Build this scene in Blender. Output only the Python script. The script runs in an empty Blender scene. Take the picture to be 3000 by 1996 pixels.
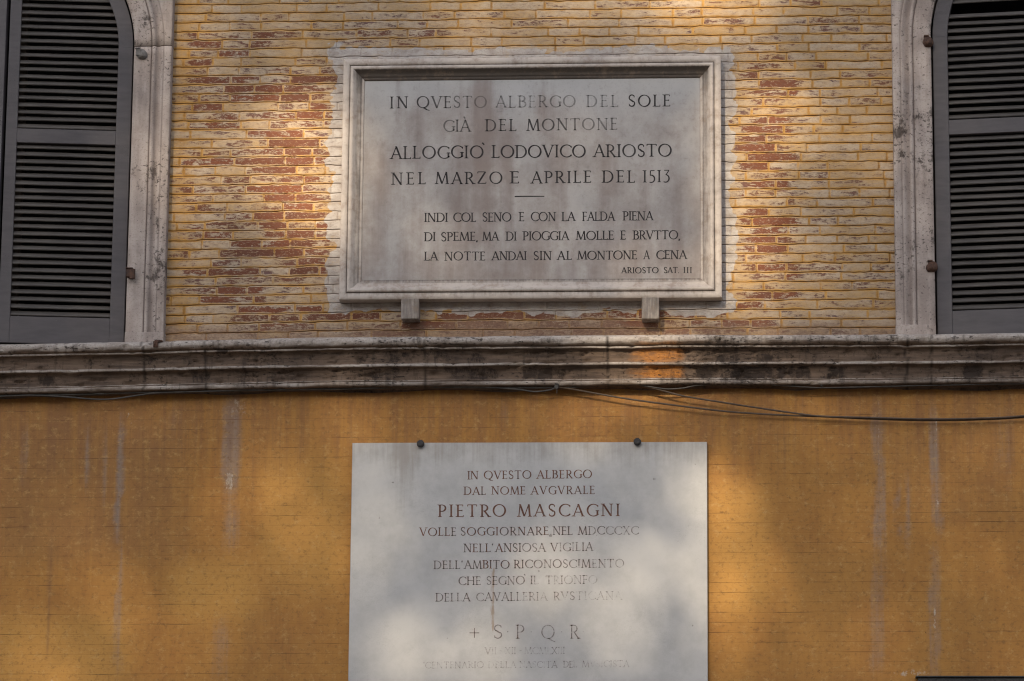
import bpy, bmesh, math, random
import numpy as np
from mathutils import Matrix, Vector

S = bpy.context.scene
COL = S.collection
R = math.radians
random.seed(7)

# ------------------------------------------------------------------ camera
PITCH, YAW, ROLL = R(11.78), R(3.68), R(0.476)
FPX = 3.4 * 3000.0                      # focal length in photo pixels
DIST = 18.0
CAMX, CAMZ = 1.158, 1.6
ROT = (Matrix.Rotation(YAW, 3, 'Z') @ Matrix.Rotation(math.pi / 2 + PITCH, 3, 'X') @ Matrix.Rotation(ROLL, 3, 'Z'))
cd = bpy.data.cameras.new("camera")
cam = bpy.data.objects.new("camera", cd)
COL.objects.link(cam)
cd.sensor_width = 36.0
cd.lens = 36.0 * FPX / 3000.0
cd.clip_start = 0.1
cd.clip_end = 2000
cam.matrix_world = Matrix.Translation((CAMX, -DIST, CAMZ)) @ ROT.to_4x4()
S.camera = cam
S.render.resolution_x, S.render.resolution_y = 1024, 681

# ------------------------------------------------------------------ light
SUN_EL, SUN_AZ = R(27), R(-16)          # azimuth measured from the facade normal, minus = from the left
SUND = Vector((math.sin(SUN_AZ) * math.cos(SUN_EL), -math.cos(SUN_AZ) * math.cos(SUN_EL), math.sin(SUN_EL)))
world = bpy.data.worlds.new("World")
S.world = world
world.use_nodes = True
wn = world.node_tree
bg = wn.nodes["Background"]
sky = wn.nodes.new("ShaderNodeTexSky")
sky.sky_type = 'NISHITA'
sky.sun_disc = False
sky.sun_elevation = SUN_EL
sky.sun_rotation = math.pi - SUN_AZ
sky.air_density = 1.0
sky.dust_density = 1.2
sky.ozone_density = 1.0
hs = wn.nodes.new("ShaderNodeHueSaturation")   # thin high cloud: a paler sky
hs.inputs['Saturation'].default_value = 0.45
wn.links.new(sky.outputs[0], hs.inputs['Color'])
wn.links.new(hs.outputs[0], bg.inputs[0])
bg.inputs[1].default_value = 0.145
sl = bpy.data.lights.new("sun", 'SUN')
sl.energy = 4.3
sl.angle = R(0.53)
sl.color = (1.0, 0.84, 0.60)
so = bpy.data.objects.new("sun", sl)
COL.objects.link(so)
so.rotation_euler = SUND.to_track_quat('Z', 'Y').to_euler()
so.location = SUND * 60
S.view_settings.view_transform = 'Standard'
S.view_settings.look = 'None'
S.view_settings.exposure = 0.92
S.view_settings.gamma = 1.0
S.cycles.use_denoising = True
S.cycles.denoiser = 'OPENIMAGEDENOISE'
S.cycles.denoising_input_passes = 'RGB_ALBEDO_NORMAL'
S.cycles.denoising_prefilter = 'NONE'   # keep the grain of stone and brick
S.cycles.filter_width = 1.15
S.cycles.sample_clamp_indirect = 4.0

K = 3000.0 / 2357.0
def at(px, py, out=0.0):
    """point of the photo (3000 px wide) on the plane `out` metres in front of the wall"""
    d = ROT @ Vector(((px - 1500.0) / FPX, -(py - 998.0) / FPX, -1.0))
    t = (DIST - out) / d.y
    return Vector((CAMX + d.x * t, -out, CAMZ + d.z * t))
def atk(px, py, out=0.0):               # same, in the 2357 px wide view
    return at(px * K, py * K, out)
PX = (at(1600, 998).x - at(1400, 998).x) / 200.0     # metres per photo pixel

# ------------------------------------------------------------------ node helpers
class V:
    def __init__(s, nt, sock): s.nt, s.s = nt, sock
    def _m(s, op, b=None, c=None, clamp=False):
        n = s.nt.nodes.new("ShaderNodeMath"); n.operation = op; n.use_clamp = clamp
        for i, v in enumerate((s, b, c)):
            if v is None: continue
            if isinstance(v, V): s.nt.links.new(v.s, n.inputs[i])
            else: n.inputs[i].default_value = float(v)
        return V(s.nt, n.outputs[0])
    def __add__(s, o): return s._m('ADD', o)
    __radd__ = __add__
    def __sub__(s, o): return s._m('SUBTRACT', o)
    def __rsub__(s, o): return (s * -1.0) + o
    def __mul__(s, o): return s._m('MULTIPLY', o)
    __rmul__ = __mul__
    def clamp(s): return s._m('ADD', 0.0, clamp=True)
    def frac(s): return s._m('FRACT')
    def floor(s): return s._m('FLOOR')
    def abs(s): return s._m('ABSOLUTE')
    def max(s, o): return s._m('MAXIMUM', o)
    def min(s, o): return s._m('MINIMUM', o)
    def sm(s, lo, hi, a=0.0, b=1.0):
        n = s.nt.nodes.new("ShaderNodeMapRange"); n.interpolation_type = 'SMOOTHSTEP'
        s.nt.links.new(s.s, n.inputs[0])
        n.inputs[1].default_value = lo; n.inputs[2].default_value = hi
        n.inputs[3].default_value = a; n.inputs[4].default_value = b
        return V(s.nt, n.outputs[0])

class M:
    def __init__(s, name, rough=0.85, spec=0.3):
        s.m = bpy.data.materials.new(name); s.m.use_nodes = True
        s.nt = s.m.node_tree
        s.b = s.nt.nodes["Principled BSDF"]
        s.b.inputs['Roughness'].default_value = rough
        s.b.inputs['Specular IOR Level'].default_value = spec
        g = s.nt.nodes.new("ShaderNodeNewGeometry")
        sp = s.nt.nodes.new("ShaderNodeSeparateXYZ")
        s.nt.links.new(g.outputs['Position'], sp.inputs[0])
        s.x, s.y, s.z = (V(s.nt, sp.outputs[i]) for i in range(3))
        s.geo = g
    def vec(s, sx=1.0, sy=1.0, sz=1.0, off=0.0):
        n = s.nt.nodes.new("ShaderNodeCombineXYZ")
        for i, (a, k) in enumerate(((s.x, sx), (s.y, sy), (s.z, sz))):
            v = k if isinstance(k, V) else a * k + off
            s.nt.links.new(v.s, n.inputs[i])
        return n.outputs[0]
    def noise(s, sx, sy=None, sz=None, detail=4, rough=0.55, off=0.0, dist=0.0):
        sy = sx if sy is None else sy; sz = sx if sz is None else sz
        n = s.nt.nodes.new("ShaderNodeTexNoise")
        n.inputs['Scale'].default_value = 1.0
        n.inputs['Detail'].default_value = detail
        n.inputs['Roughness'].default_value = rough
        n.inputs['Distortion'].default_value = dist
        s.nt.links.new(s.vec(sx, sy, sz, off), n.inputs['Vector'])
        return V(s.nt, n.outputs[0])
    def attr(s, name):
        n = s.nt.nodes.new("ShaderNodeAttribute"); n.attribute_name = name
        return V(s.nt, n.outputs['Fac'])
    def mix(s, f, a, b):
        n = s.nt.nodes.new("ShaderNodeMix"); n.data_type = 'RGBA'; n.clamp_factor = True
        for i, v in ((0, f), (6, a), (7, b)):
            if isinstance(v, V): s.nt.links.new(v.s, n.inputs[i])
            elif i == 0: n.inputs[0].default_value = v
            else: n.inputs[i].default_value = (*v, 1.0)
        return V(s.nt, n.outputs[2])
    def out(s, col, height=None, strength=0.5, dist=0.01, rough=None):
        if isinstance(col, V): s.nt.links.new(col.s, s.b.inputs['Base Color'])
        else: s.b.inputs['Base Color'].default_value = (*col, 1.0)
        if height is not None:
            n = s.nt.nodes.new("ShaderNodeBump")
            n.inputs['Strength'].default_value = strength
            n.inputs['Distance'].default_value = dist
            s.nt.links.new(height.s, n.inputs['Height'])
            s.nt.links.new(n.outputs[0], s.b.inputs['Normal'])
        if rough is not None: s.nt.links.new(rough.s, s.b.inputs['Roughness'])
        return s.m

# ------------------------------------------------------------------ mesh helpers
def obj(name, verts, faces, mat, parent=None, smooth=False, attrs=None):
    me = bpy.data.meshes.new(name)
    off = Vector(parent['base']) if parent is not None else Vector((0, 0, 0))
    me.from_pydata([(v[0] - off.x, v[1] - off.y, v[2] - off.z) for v in verts], [], faces)
    me.materials.append(mat)
    if attrs:
        for k, a in attrs.items():
            at_ = me.attributes.new(k, 'FLOAT', 'POINT')
            at_.data.foreach_set('value', np.asarray(a, dtype=np.float32))
    if smooth:
        me.polygons.foreach_set('use_smooth', [True] * len(me.polygons))
    me.update()
    o = bpy.data.objects.new(name, me)
    COL.objects.link(o)
    if parent is not None:
        top = parent.get('holder')
        o.parent = bpy.data.objects[top] if top else parent
    o['base'] = tuple(off)
    return o
def sub(name, verts, faces, mat, part, **kw):
    """child of a part (the part's mesh is local to its thing, so the base is shared)"""
    o = obj(name, verts, faces, mat, part, **kw)
    return o
def thing(name, loc, label, cat, group=None):
    o = bpy.data.objects.new(name, None); COL.objects.link(o)
    o.location = loc; o['base'] = tuple(loc); o.empty_display_size = 0.2
    o['label'] = label; o['category'] = cat
    if group: o['group'] = group
    return o
def tag(o, label, cat, group=None):
    o['label'] = label; o['category'] = cat
    if group: o['group'] = group
    return o

class G:
    """geometry collector"""
    def __init__(s): s.v, s.f = [], []
    def add(s, v, f):
        n = len(s.v); s.v += [tuple(p) for p in v]; s.f += [tuple(i + n for i in q) for q in f]
    def box(s, x0, x1, y0, y1, z0, z1, b=0.0, fn=None):
        bm = bmesh.new()
        bmesh.ops.create_cube(bm, size=1.0)
        for v in bm.verts:
            v.co = Vector(((x0 + x1) / 2 + v.co.x * (x1 - x0), (y0 + y1) / 2 + v.co.y * (y1 - y0), (z0 + z1) / 2 + v.co.z * (z1 - z0)))
        if b: bmesh.ops.bevel(bm, geom=list(bm.edges), offset=b, segments=2, affect='EDGES', profile=0.6)
        s.bm(bm, fn)
    def bm(s, bm, fn=None):
        bm.verts.index_update()
        s.add([fn(v.co) if fn else v.co for v in bm.verts], [[v.index for v in f.verts] for f in bm.faces]); bm.free()
    def tube(s, pts, r, n=8, caps=True):
        pts = [Vector(p) for p in pts]
        base = len(s.v)
        for i, p in enumerate(pts):
            t = (pts[min(i + 1, len(pts) - 1)] - pts[max(i - 1, 0)]).normalized()
            a = t.cross(Vector((0, 0, 1)) if abs(t.z) < 0.9 else Vector((1, 0, 0))).normalized()
            b_ = t.cross(a)
            rr = r[i] if isinstance(r, (list, tuple)) else r
            for k in range(n):
                q = 2 * math.pi * k / n
                s.v.append(tuple(p + a * math.cos(q) * rr + b_ * math.sin(q) * rr))
        for i in range(len(pts) - 1):
            for k in range(n):
                k2 = (k + 1) % n
                s.f.append((base + i * n + k, base + i * n + k2, base + (i + 1) * n + k2, base + (i + 1) * n + k))
        if caps:
            s.f.append(tuple(base + k for k in range(n))[::-1])
            s.f.append(tuple(base + (len(pts) - 1) * n + k for k in range(n)))

def grid_faces(nx, nz, base=0, flip=False):
    f = []
    for i in range(nx - 1):
        for j in range(nz - 1):
            a = base + i * nz + j
            q = (a, a + nz, a + nz + 1, a + 1)
            f.append(q[::-1] if flip else q)
    return f

_rs = np.random.RandomState(11)
_LAT = _rs.rand(256, 256)
def vn(x, y, seed=0):
    """value noise 0..1, arrays"""
    x = np.asarray(x, float) + seed * 17.31; y = np.asarray(y, float) + seed * 9.77
    xi = np.floor(x).astype(int); yi = np.floor(y).astype(int)
    fx = x - xi; fy = y - yi
    fx = fx * fx * (3 - 2 * fx); fy = fy * fy * (3 - 2 * fy)
    L = lambda a, b: _LAT[a % 256, b % 256]
    return (L(xi, yi) * (1 - fx) + L(xi + 1, yi) * fx) * (1 - fy) + (L(xi, yi + 1) * (1 - fx) + L(xi + 1, yi + 1) * fx) * fy
def fb(x, y, seed=0, o=3):
    s = 0; a = 0.5; t = 0
    for k in range(o):
        s = s + a * vn(x * 2 ** k, y * 2 ** k, seed + k); t += a; a *= 0.55
    return s / t
def sstep(v, a, b):
    t = np.clip((np.asarray(v, float) - a) / (b - a), 0, 1); return t * t * (3 - 2 * t)
def band(v, a, b, s):
    return sstep(v, a - s, a + s) * (1 - sstep(v, b - s, b + s))
# world (wall plane) -> approximate photo position in the 2357 px view, for placing stains where the wall has them
_c = atk(1178, 784); 
def xk(px, py=784): return atk(px, py).x
def zk(py, px=1178): return atk(px, py).z

# ------------------------------------------------------------------ materials
def mat_brick():
    m = M("flaking_brick", 0.92, 0.15)
    red, colr, rnd, ed, och, gri = (m.attr(a) for a in ('red', 'collar', 'rnd', 'edge', 'ochre', 'grime'))
    fl = m.noise(15, 8, 62, 5, 0.7, dist=0.9)
    spk = m.noise(75, 75, 120, 4, 0.7, off=2.0)
    fine = m.noise(150, 150, 190, 3, 0.6)
    big = m.noise(2.2, 2.2, 3.5, 4)
    patch = m.noise(8, 8, 22, 3, 0.5, off=6.0)
    f = fl * 0.90 + spk * 0.50 + patch * 0.40 + red * 0.52 - ed.sm(0.25, 0.9) * 0.26 - 0.700
    rmask = f.sm(0.492, 0.545)
    redc = m.mix(rnd, (0.172, 0.050, 0.022), (0.118, 0.041, 0.025))
    redc = m.mix(spk.sm(0.40, 0.75), redc, (0.125, 0.05, 0.036))
    dk = m.mix(rnd.sm(0.2, 0.9), (0.13, 0.078, 0.076), (0.165, 0.075, 0.052))
    redc = m.mix(red.sm(0.40, 0.70), dk, redc)
    streak = m.noise(60, 10, 5, 4, 0.6)
    body = m.noise(7, 7, 17, 4, 0.6, off=3.0)
    cream = m.mix((body * 0.7 + rnd * 0.25 + big * 0.2).sm(0.40, 0.78), (0.45, 0.350, 0.255), (0.42, 0.280, 0.145))
    cream = m.mix(m.noise(30, 20, 60, 5, 0.75).sm(0.47, 0.66) * 0.6, cream, (0.30, 0.215, 0.145))
    cream = m.mix(m.noise(12, 12, 45, 5, 0.75, off=4.0).sm(0.55, 0.70) * 0.5, cream, (0.27, 0.20, 0.175))
    cream = m.mix(red.sm(0.4, 0.8) * 0.5 * m.noise(9, 9, 40, 5, 0.7).sm(0.38, 0.6), cream, (0.50, 0.43, 0.37))
    oc = m.mix(m.noise(11, 11, 16, 4).sm(0.35, 0.65), (0.47, 0.265, 0.085), (0.34, 0.18, 0.052))
    edn = ed * (m.noise(13, 13, 30, 5, 0.7, off=12.0).sm(0.30, 0.60) * 0.75 + 0.30)
    wash = edn * 0.80 + big * 0.5 + och + streak * 0.40 + body * 0.7 + fine * 0.15 - 0.98
    c = m.mix(wash.sm(0.0, 0.80), cream, oc)
    c = m.mix(spk.sm(0.56, 0.74) * 0.40, c, (0.52, 0.45, 0.38))
    c = m.mix(fine.sm(0.55, 0.8) * 0.25, c, (0.22, 0.14, 0.08))
    fleck = m.noise(60, 60, 130, 4, 0.7, off=8.0).sm(0.56, 0.66)
    c = m.mix(rmask * (1.0 - fleck * 0.6) * 0.95, c, redc)
    rim = (f.sm(0.40, 0.48) - f.sm(0.48, 0.56)).max(0.0)
    c = m.mix(rim * 0.40, c, (0.21, 0.14, 0.105))
    gr = (gri * 1.25 + m.noise(9, 9, 18, 5) * 0.9 + spk * 0.3 - 0.85).sm(0.0, 0.6)
    c = m.mix(gr * 0.8, c, m.mix(spk.sm(0.35, 0.65), (0.27, 0.175, 0.12), (0.17, 0.105, 0.078)))
    plaster = m.mix(m.noise(14, 14, 20, 5).sm(0.35, 0.7), (0.47, 0.435, 0.415), (0.33, 0.29, 0.27))
    plaster = m.mix(spk.sm(0.54, 0.70) * 0.55, plaster, (0.23, 0.185, 0.16))
    plaster = m.mix(m.noise(10, 10, 14, 5, 0.7, off=33.0).sm(0.52, 0.68) * 0.5, plaster, (0.40, 0.30, 0.19))
    cm = (colr + fl * 0.4 + spk * 0.3 - 0.38).sm(0.36, 0.54)
    c = m.mix(cm * 0.92, c, plaster)
    deep = m.attr('joint')
    c = m.mix(deep, c, m.mix(cm, (0.27, 0.14, 0.05), (0.32, 0.27, 0.235)))
    grit = m.noise(70, 70, 100, 6, 0.8, off=15.0)
    c = m.mix(grit.sm(0.52, 0.68) * 0.38, c, (0.19, 0.115, 0.065))
    h = fl * 0.4 + spk * 0.35 + fine * 0.2 + grit * 0.3 - rmask * 0.45
    return m.out(c, h, 0.6, 0.006)

def mat_plaster():
    m = M("ochre_limewash", 0.9, 0.2)
    grey, wht, brn, yel = (m.attr(a) for a in ('grey', 'white', 'brown', 'yellow'))
    n1 = m.noise(3.0, 3, 1.6, 5, 0.6)
    st = m.noise(16, 4, 0.7, 5, 0.65)
    st2 = m.noise(55, 4, 1.6, 4, 0.6)
    fine = m.noise(70, 70, 90, 4, 0.7)
    brk0 = m.noise(6, 6, 4, 6, 0.7, off=11.0)
    c = m.mix((n1 * 0.75 + st * 0.3 + m.noise(9, 9, 7, 6, 0.7, off=4.0) * 0.5 - 0.27).sm(0.25, 0.75), (0.415, 0.206, 0.056), (0.305, 0.140, 0.043))
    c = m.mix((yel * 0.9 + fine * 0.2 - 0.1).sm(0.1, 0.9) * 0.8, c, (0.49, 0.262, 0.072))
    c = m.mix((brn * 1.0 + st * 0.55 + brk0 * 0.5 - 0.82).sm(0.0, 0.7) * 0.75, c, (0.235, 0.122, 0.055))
    c = m.mix((st2 * 0.6 + n1 * 0.5).sm(0.54, 0.74) * 0.25, c, (0.46, 0.245, 0.065))
    hz = m.noise(9, 9, 110, 4, 0.65)
    brk = m.noise(5, 5, 4, 4, 0.65, off=1.7)
    c = m.mix((grey * 0.85 + st2 * 0.55 + fine * 0.35 + hz * 0.35 + brk * 0.6 - 1.01).sm(0.0, 0.75) * 0.75, c, m.mix(st.sm(0.35, 0.65), (0.27, 0.215, 0.18), (0.205, 0.175, 0.165)))
    c = m.mix(hz.sm(0.54, 0.74) * 0.28, c, (0.20, 0.11, 0.05))
    c = m.mix(fine.sm(0.55, 0.8) * 0.22, c, (0.44, 0.26, 0.10))
    wm = (wht * 0.62 + m.noise(38, 38, 30, 5, 0.75) * 1.3 - 0.99).sm(0.12, 0.34)
    c = m.mix(wm * 0.75, c, (0.50, 0.43, 0.35))
    chips = m.noise(26, 26, 32, 4, 0.7, off=5.0)
    c = m.mix(chips.sm(0.735, 0.78) * 0.6, c, (0.56, 0.43, 0.26))
    # brick courses telling through the wash
    P = 0.0519
    wob = m.noise(1.7, 1, 1.7, 2) * 0.012 + m.noise(14, 1, 2, 3) * 0.0035
    zz = (m.z + wob + m.x * -0.004) * (1.0 / P)
    row = zz.floor()
    d = (zz.frac() - 0.5).abs()
    n = m.nt.nodes.new("ShaderNodeCombineXYZ")
    m.nt.links.new((m.x * 3.1).s, n.inputs[0]); m.nt.links.new((row * 3.17).s, n.inputs[2])
    tn = m.nt.nodes.new("ShaderNodeTexNoise"); tn.inputs['Scale'].default_value = 1.0; tn.inputs['Detail'].default_value = 5
    tn.inputs['Roughness'].default_value = 0.62
    m.nt.links.new(n.outputs[0], tn.inputs['Vector'])
    gate = V(m.nt, tn.outputs[0])
    line = d.sm(0.012, 0.045, 1.0, 0.0)
    lm = line * (gate.sm(0.49, 0.68) * 0.8 + 0.17)
    c = m.mix(lm * 0.85, c, (0.085, 0.042, 0.02))
    # drips and washed runs that start under the string course
    run = m.noise(21, 3, 0.9, 5, 0.7, off=17.0)
    run2 = m.noise(46, 3, 1.5, 5, 0.7, off=19.0)
    near = m.z.sm(zk(1330), zk(900))
    c = m.mix((run * 0.9 + near * 0.30 + brk0 * 0.25 - 0.72).sm(0.0, 0.30) * 0.55, c, (0.20, 0.102, 0.055))
    c = m.mix((run2 * 0.9 + near * 0.22 - 0.74).sm(0.0, 0.22) * 0.40, c, (0.36, 0.25, 0.16))
    m2 = m.noise(34, 34, 44, 6, 0.8, off=21.0)
    c = m.mix(m2.sm(0.50, 0.66) * 0.6, c, (0.17, 0.088, 0.035))
    m3 = m.noise(20, 20, 26, 6, 0.8, off=27.0)
    c = m.mix(m3.sm(0.51, 0.68) * 0.5, c, (0.50, 0.31, 0.12))
    spots = m.noise(24, 24, 24, 2, 0.5, off=9.0)
    c = m.mix(spots.sm(0.765, 0.80) * 0.8, c, (0.09, 0.04, 0.02))
    h = fine * 0.25 + n1 * 0.3 - lm * 1.2 + wm * 0.3
    return m.out(c, h, 0.4, 0.004)

def mat_trav(name, a, b, dirt=0.0):
    """travertine: pale, pitted, with black crust"""
    m = M(name, 0.85, 0.25)
    n1 = m.noise(7, 7, 7, 5, 0.6)
    st = m.noise(24, 24, 2.2, 4, 0.6)
    fine = m.noise(90, 90, 120, 4, 0.7)
    c = m.mix((n1 * 0.6 + st * 0.5).sm(0.4, 0.72), a, b)
    c = m.mix(fine.sm(0.50, 0.74) * 0.5, c, tuple(k * 0.5 for k in b))
    crust = m.noise(20, 20, 13, 6, 0.72, off=3.3)
    cl = m.noise(2.6, 2.6, 2.0, 3, off=7.7)
    cm = (crust * 0.75 + cl * 0.55 + dirt).sm(0.80, 0.90)
    c = m.mix(cm * 0.85, c, (0.055, 0.043, 0.036))
    pits = m.noise(55, 55, 80, 3, 0.6, off=1.1)
    pm = (pits * 0.85 + cl * 0.34).sm(0.672, 0.75)
    c = m.mix(pm * 0.8, c, (0.05, 0.035, 0.03))
    return m, c, n1 * 0.3 + fine * 0.3 - pm * 0.8 - cm * 0.1

def mat_cornice():
    m = M("weathered_travertine", 0.88, 0.22)
    stain = m.attr('stain'); org = m.attr('orange'); joint = m.attr('joint')
    n1 = m.noise(5, 5, 9, 5, 0.6)
    lay = m.noise(5, 20, 85, 5, 0.68)             # horizontal bedding of the stone
    fine = m.noise(80, 80, 120, 4, 0.7)
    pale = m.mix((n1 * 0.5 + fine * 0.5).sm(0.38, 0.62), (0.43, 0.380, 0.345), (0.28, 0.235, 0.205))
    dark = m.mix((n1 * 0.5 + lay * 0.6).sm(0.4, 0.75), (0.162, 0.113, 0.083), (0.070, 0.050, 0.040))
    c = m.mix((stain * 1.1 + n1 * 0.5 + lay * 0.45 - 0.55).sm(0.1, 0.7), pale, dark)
    om = (org * 0.74 + lay * 0.8 + m.noise(12, 12, 14, 5, 0.65) * 0.8 - 0.98).sm(-0.05, 1.0)
    c = m.mix(om * 0.95, c, m.mix(fine.sm(0.4, 0.7), (0.52, 0.20, 0.026), (0.26, 0.088, 0.016)))
    blk = m.noise(17, 17, 9, 6, 0.75, off=2.2)
    cl = m.noise(1.9, 1.9, 1.0, 3, off=4.4)
    bm_ = (blk * 0.85 + cl * 0.30 + stain * 0.08 + m.attr('smut') * 0.18).sm(0.665, 0.82)
    c = m.mix(bm_ * (1.0 - om * 0.6) * 0.85, c, (0.028, 0.02, 0.017))
    pits = m.noise(38, 60, 95, 3, 0.55, off=1.1)
    pm = (pits * 0.75 + cl * 0.28).sm(0.585, 0.65)
    c = m.mix(pm * 0.8, c, (0.035, 0.026, 0.022))
    drp = m.noise(36, 36, 3.0, 5, 0.65, off=13.0)
    c = m.mix((drp * 0.8 + cl * 0.4).sm(0.60, 0.76) * 0.55 * (1.0 - om * 0.7), c, (0.045, 0.033, 0.027))
    c = m.mix(joint, c, (0.03, 0.022, 0.018))
    h = n1 * 0.3 + lay * 0.5 + fine * 0.3 - pm * 0.9 - bm_ * 0.3 - joint
    return m.out(c, h, 0.7, 0.008)

def mat_marble1():
    m = M("grey_streaked_marble", 0.62, 0.35)
    drip = m.attr('drip'); top = m.attr('top')
    n1 = m.noise(2.4, 2.4, 1.7, 5, 0.6)
    st = m.noise(17, 3, 1.1, 5, 0.62)
    mott = m.noise(11, 11, 11, 6, 0.7)
    fine = m.noise(90, 90, 90, 3, 0.6)
    c = m.mix((n1 * 0.7 + mott * 0.4).sm(0.38, 0.72), (0.465, 0.428, 0.400), (0.31, 0.268, 0.245))
    c = m.mix(top * 0.8, c, m.mix(st, (0.47, 0.46, 0.455), (0.43, 0.425, 0.425)))
    c = m.mix((drip * 0.75 + st * 0.9 + n1 * 0.5 + mott * 0.45 - 1.02).sm(-0.05, 0.62) * 0.75, c, (0.235, 0.178, 0.155))
    c = m.mix((st * 0.8 + mott * 0.4).sm(0.68, 0.9) * 0.45, c, (0.24, 0.205, 0.195))
    c = m.mix(m.noise(34, 34, 30, 5, 0.75, off=5.5).sm(0.52, 0.72) * 0.35, c, (0.2, 0.168, 0.15))
    c = m.mix(fine.sm(0.56, 0.76) * 0.25, c, (0.2, 0.175, 0.165))
    v = m.noise(6, 6, 9, 4, 0.6, off=2.0, dist=1.4)
    vein = (v - 0.5).abs().sm(0.0, 0.012, 1.0, 0.0) * mott.sm(0.5, 0.7)
    c = m.mix(vein * 0.35, c, (0.18, 0.16, 0.155))
    return m.out(c, fine * 0.3 + mott * 0.3, 0.2, 0.003)

def mat_frame1():
    m = M("cream_marble_frame", 0.6, 0.35)
    soot_shade = m.attr('soot_shade'); groove = m.attr('groove')
    n1 = m.noise(5, 5, 5, 5, 0.6); st = m.noise(70, 20, 7, 4, 0.6); mott = m.noise(22, 22, 22, 5, 0.7)
    c = m.mix((n1 * 0.6 + mott * 0.5).sm(0.4, 0.72), (0.52, 0.452, 0.40), (0.41, 0.345, 0.305))
    c = m.mix((soot_shade * 1.0 + st * 0.7 + mott * 0.35 - 0.62).sm(0.0, 0.75) * 0.92, c, (0.06, 0.047, 0.038))
    c = m.mix((mott * 0.7 + n1 * 0.3).sm(0.48, 0.66) * 0.5, c, (0.27, 0.195, 0.14))
    c = m.mix(groove * (mott.sm(0.3, 0.55) * 0.3 + 0.7), c, (0.06, 0.044, 0.035))
    return m.out(c, mott * 0.4, 0.2, 0.003)

def mat_marble2():
    m = M("pale_marble_slab", 0.5, 0.4)
    rust = m.attr('rust'); grime = m.attr('grime')
    n1 = m.noise(2.2, 2.2, 2.2, 5, 0.6); mott = m.noise(13, 13, 13, 6, 0.72)
    st = m.noise(42, 6, 2.2, 4, 0.6); fine = m.noise(110, 110, 110, 3, 0.6)
    c = m.mix((n1 * 0.6 + mott * 0.5).sm(0.4, 0.75), (0.49, 0.475, 0.465), (0.39, 0.378, 0.370))
    c = m.mix((grime * 0.75 + st * 0.9 + mott * 0.4 - 0.98).sm(-0.05, 0.6) * 0.7, c, (0.27, 0.235, 0.205))
    sc = m.noise(15, 15, 21, 5, 0.7, off=6.0, dist=2.0)
    scr = (sc - 0.5).abs().sm(0.0, 0.014, 1.0, 0.0) * m.noise(3.3, 3.3, 3.3, 3, off=1.0).sm(0.48, 0.62)
    c = m.mix(scr * 0.4, c, (0.24, 0.225, 0.22))
    c = m.mix(fine.sm(0.6, 0.8) * 0.22, c, (0.28, 0.26, 0.25))
    spot = m.noise(17, 17, 17, 2, 0.5, off=3.0)
    c = m.mix(spot.sm(0.75, 0.785) * 0.7, c, (0.14, 0.12, 0.115))
    c = m.mix((rust * 1.0 + m.noise(130, 30, 26, 4, 0.7) * 0.9 - 0.85).sm(0.0, 0.5) * 0.6, c, (0.235, 0.125, 0.045))
    return m.out(c, mott * 0.3 + fine * 0.2, 0.15, 0.003)

def mat_letter(name, col, rub):
    """paint left in the cut letters; where it has gone the stone shows"""
    m = M(name, 0.8, 0.2)
    wear = m.attr('wear')
    n = m.noise(55, 55, 70, 4, 0.7) ; f = m.noise(190, 190, 190, 3, 0.6)
    keep = (n * 0.75 + f * 0.35 - wear * rub + 0.16).sm(0.26, 0.56)
    keep = keep * (wear * -0.80 + 1.04)
    m.nt.links.new(keep.s, m.b.inputs['Alpha'])
    return m.out(m.mix(n.sm(0.35, 0.7), col, tuple(k * 1.9 for k in col)))

def mat_paintwood():
    m = M("grey_painted_wood", 0.55, 0.35)
    g1 = m.noise(9, 9, 45, 5, 0.6); g2 = m.noise(45, 45, 9, 5, 0.6); big = m.noise(2, 2, 2, 4)
    c = m.mix((g1 * 0.5 + big * 0.5).sm(0.35, 0.7), (0.094, 0.083, 0.086), (0.066, 0.058, 0.062))
    ck = m.noise(22, 22, 60, 4, 0.7, off=3.0, dist=1.0)
    crack = (ck - 0.5).abs().sm(0.0, 0.012, 1.0, 0.0) * m.noise(3, 3, 3, 3, off=8.0).sm(0.53, 0.66)
    c = m.mix(crack * 0.7, c, (0.02, 0.018, 0.018))
    chip = m.noise(30, 30, 42, 3, 0.6, off=4.0)
    c = m.mix(chip.sm(0.745, 0.78) * 0.5, c, (0.20, 0.19, 0.18))
    return m.out(c, g1 * 0.4 + g2 * 0.2 - crack, 0.25, 0.003)
def mat_slat():
    m = M("weathered_slat_paint", 0.6, 0.3)
    g = m.noise(3, 40, 90, 5, 0.65); b = m.noise(5, 5, 9, 4)
    c = m.mix((g * 0.6 + b * 0.5).sm(0.38, 0.72), (0.104, 0.092, 0.084), (0.068, 0.060, 0.056))
    return m.out(c, g, 0.2, 0.002)
def mat_simple(name, a, b, sc=30, rough=0.7, spec=0.3, metal=0.0):
    m = M(name, rough, spec)
    m.b.inputs['Metallic'].default_value = metal
    n = m.noise(sc, sc, sc, 5, 0.65)
    return m.out(m.mix(n.sm(0.35, 0.7), a, b), n, 0.4, 0.003)

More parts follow.
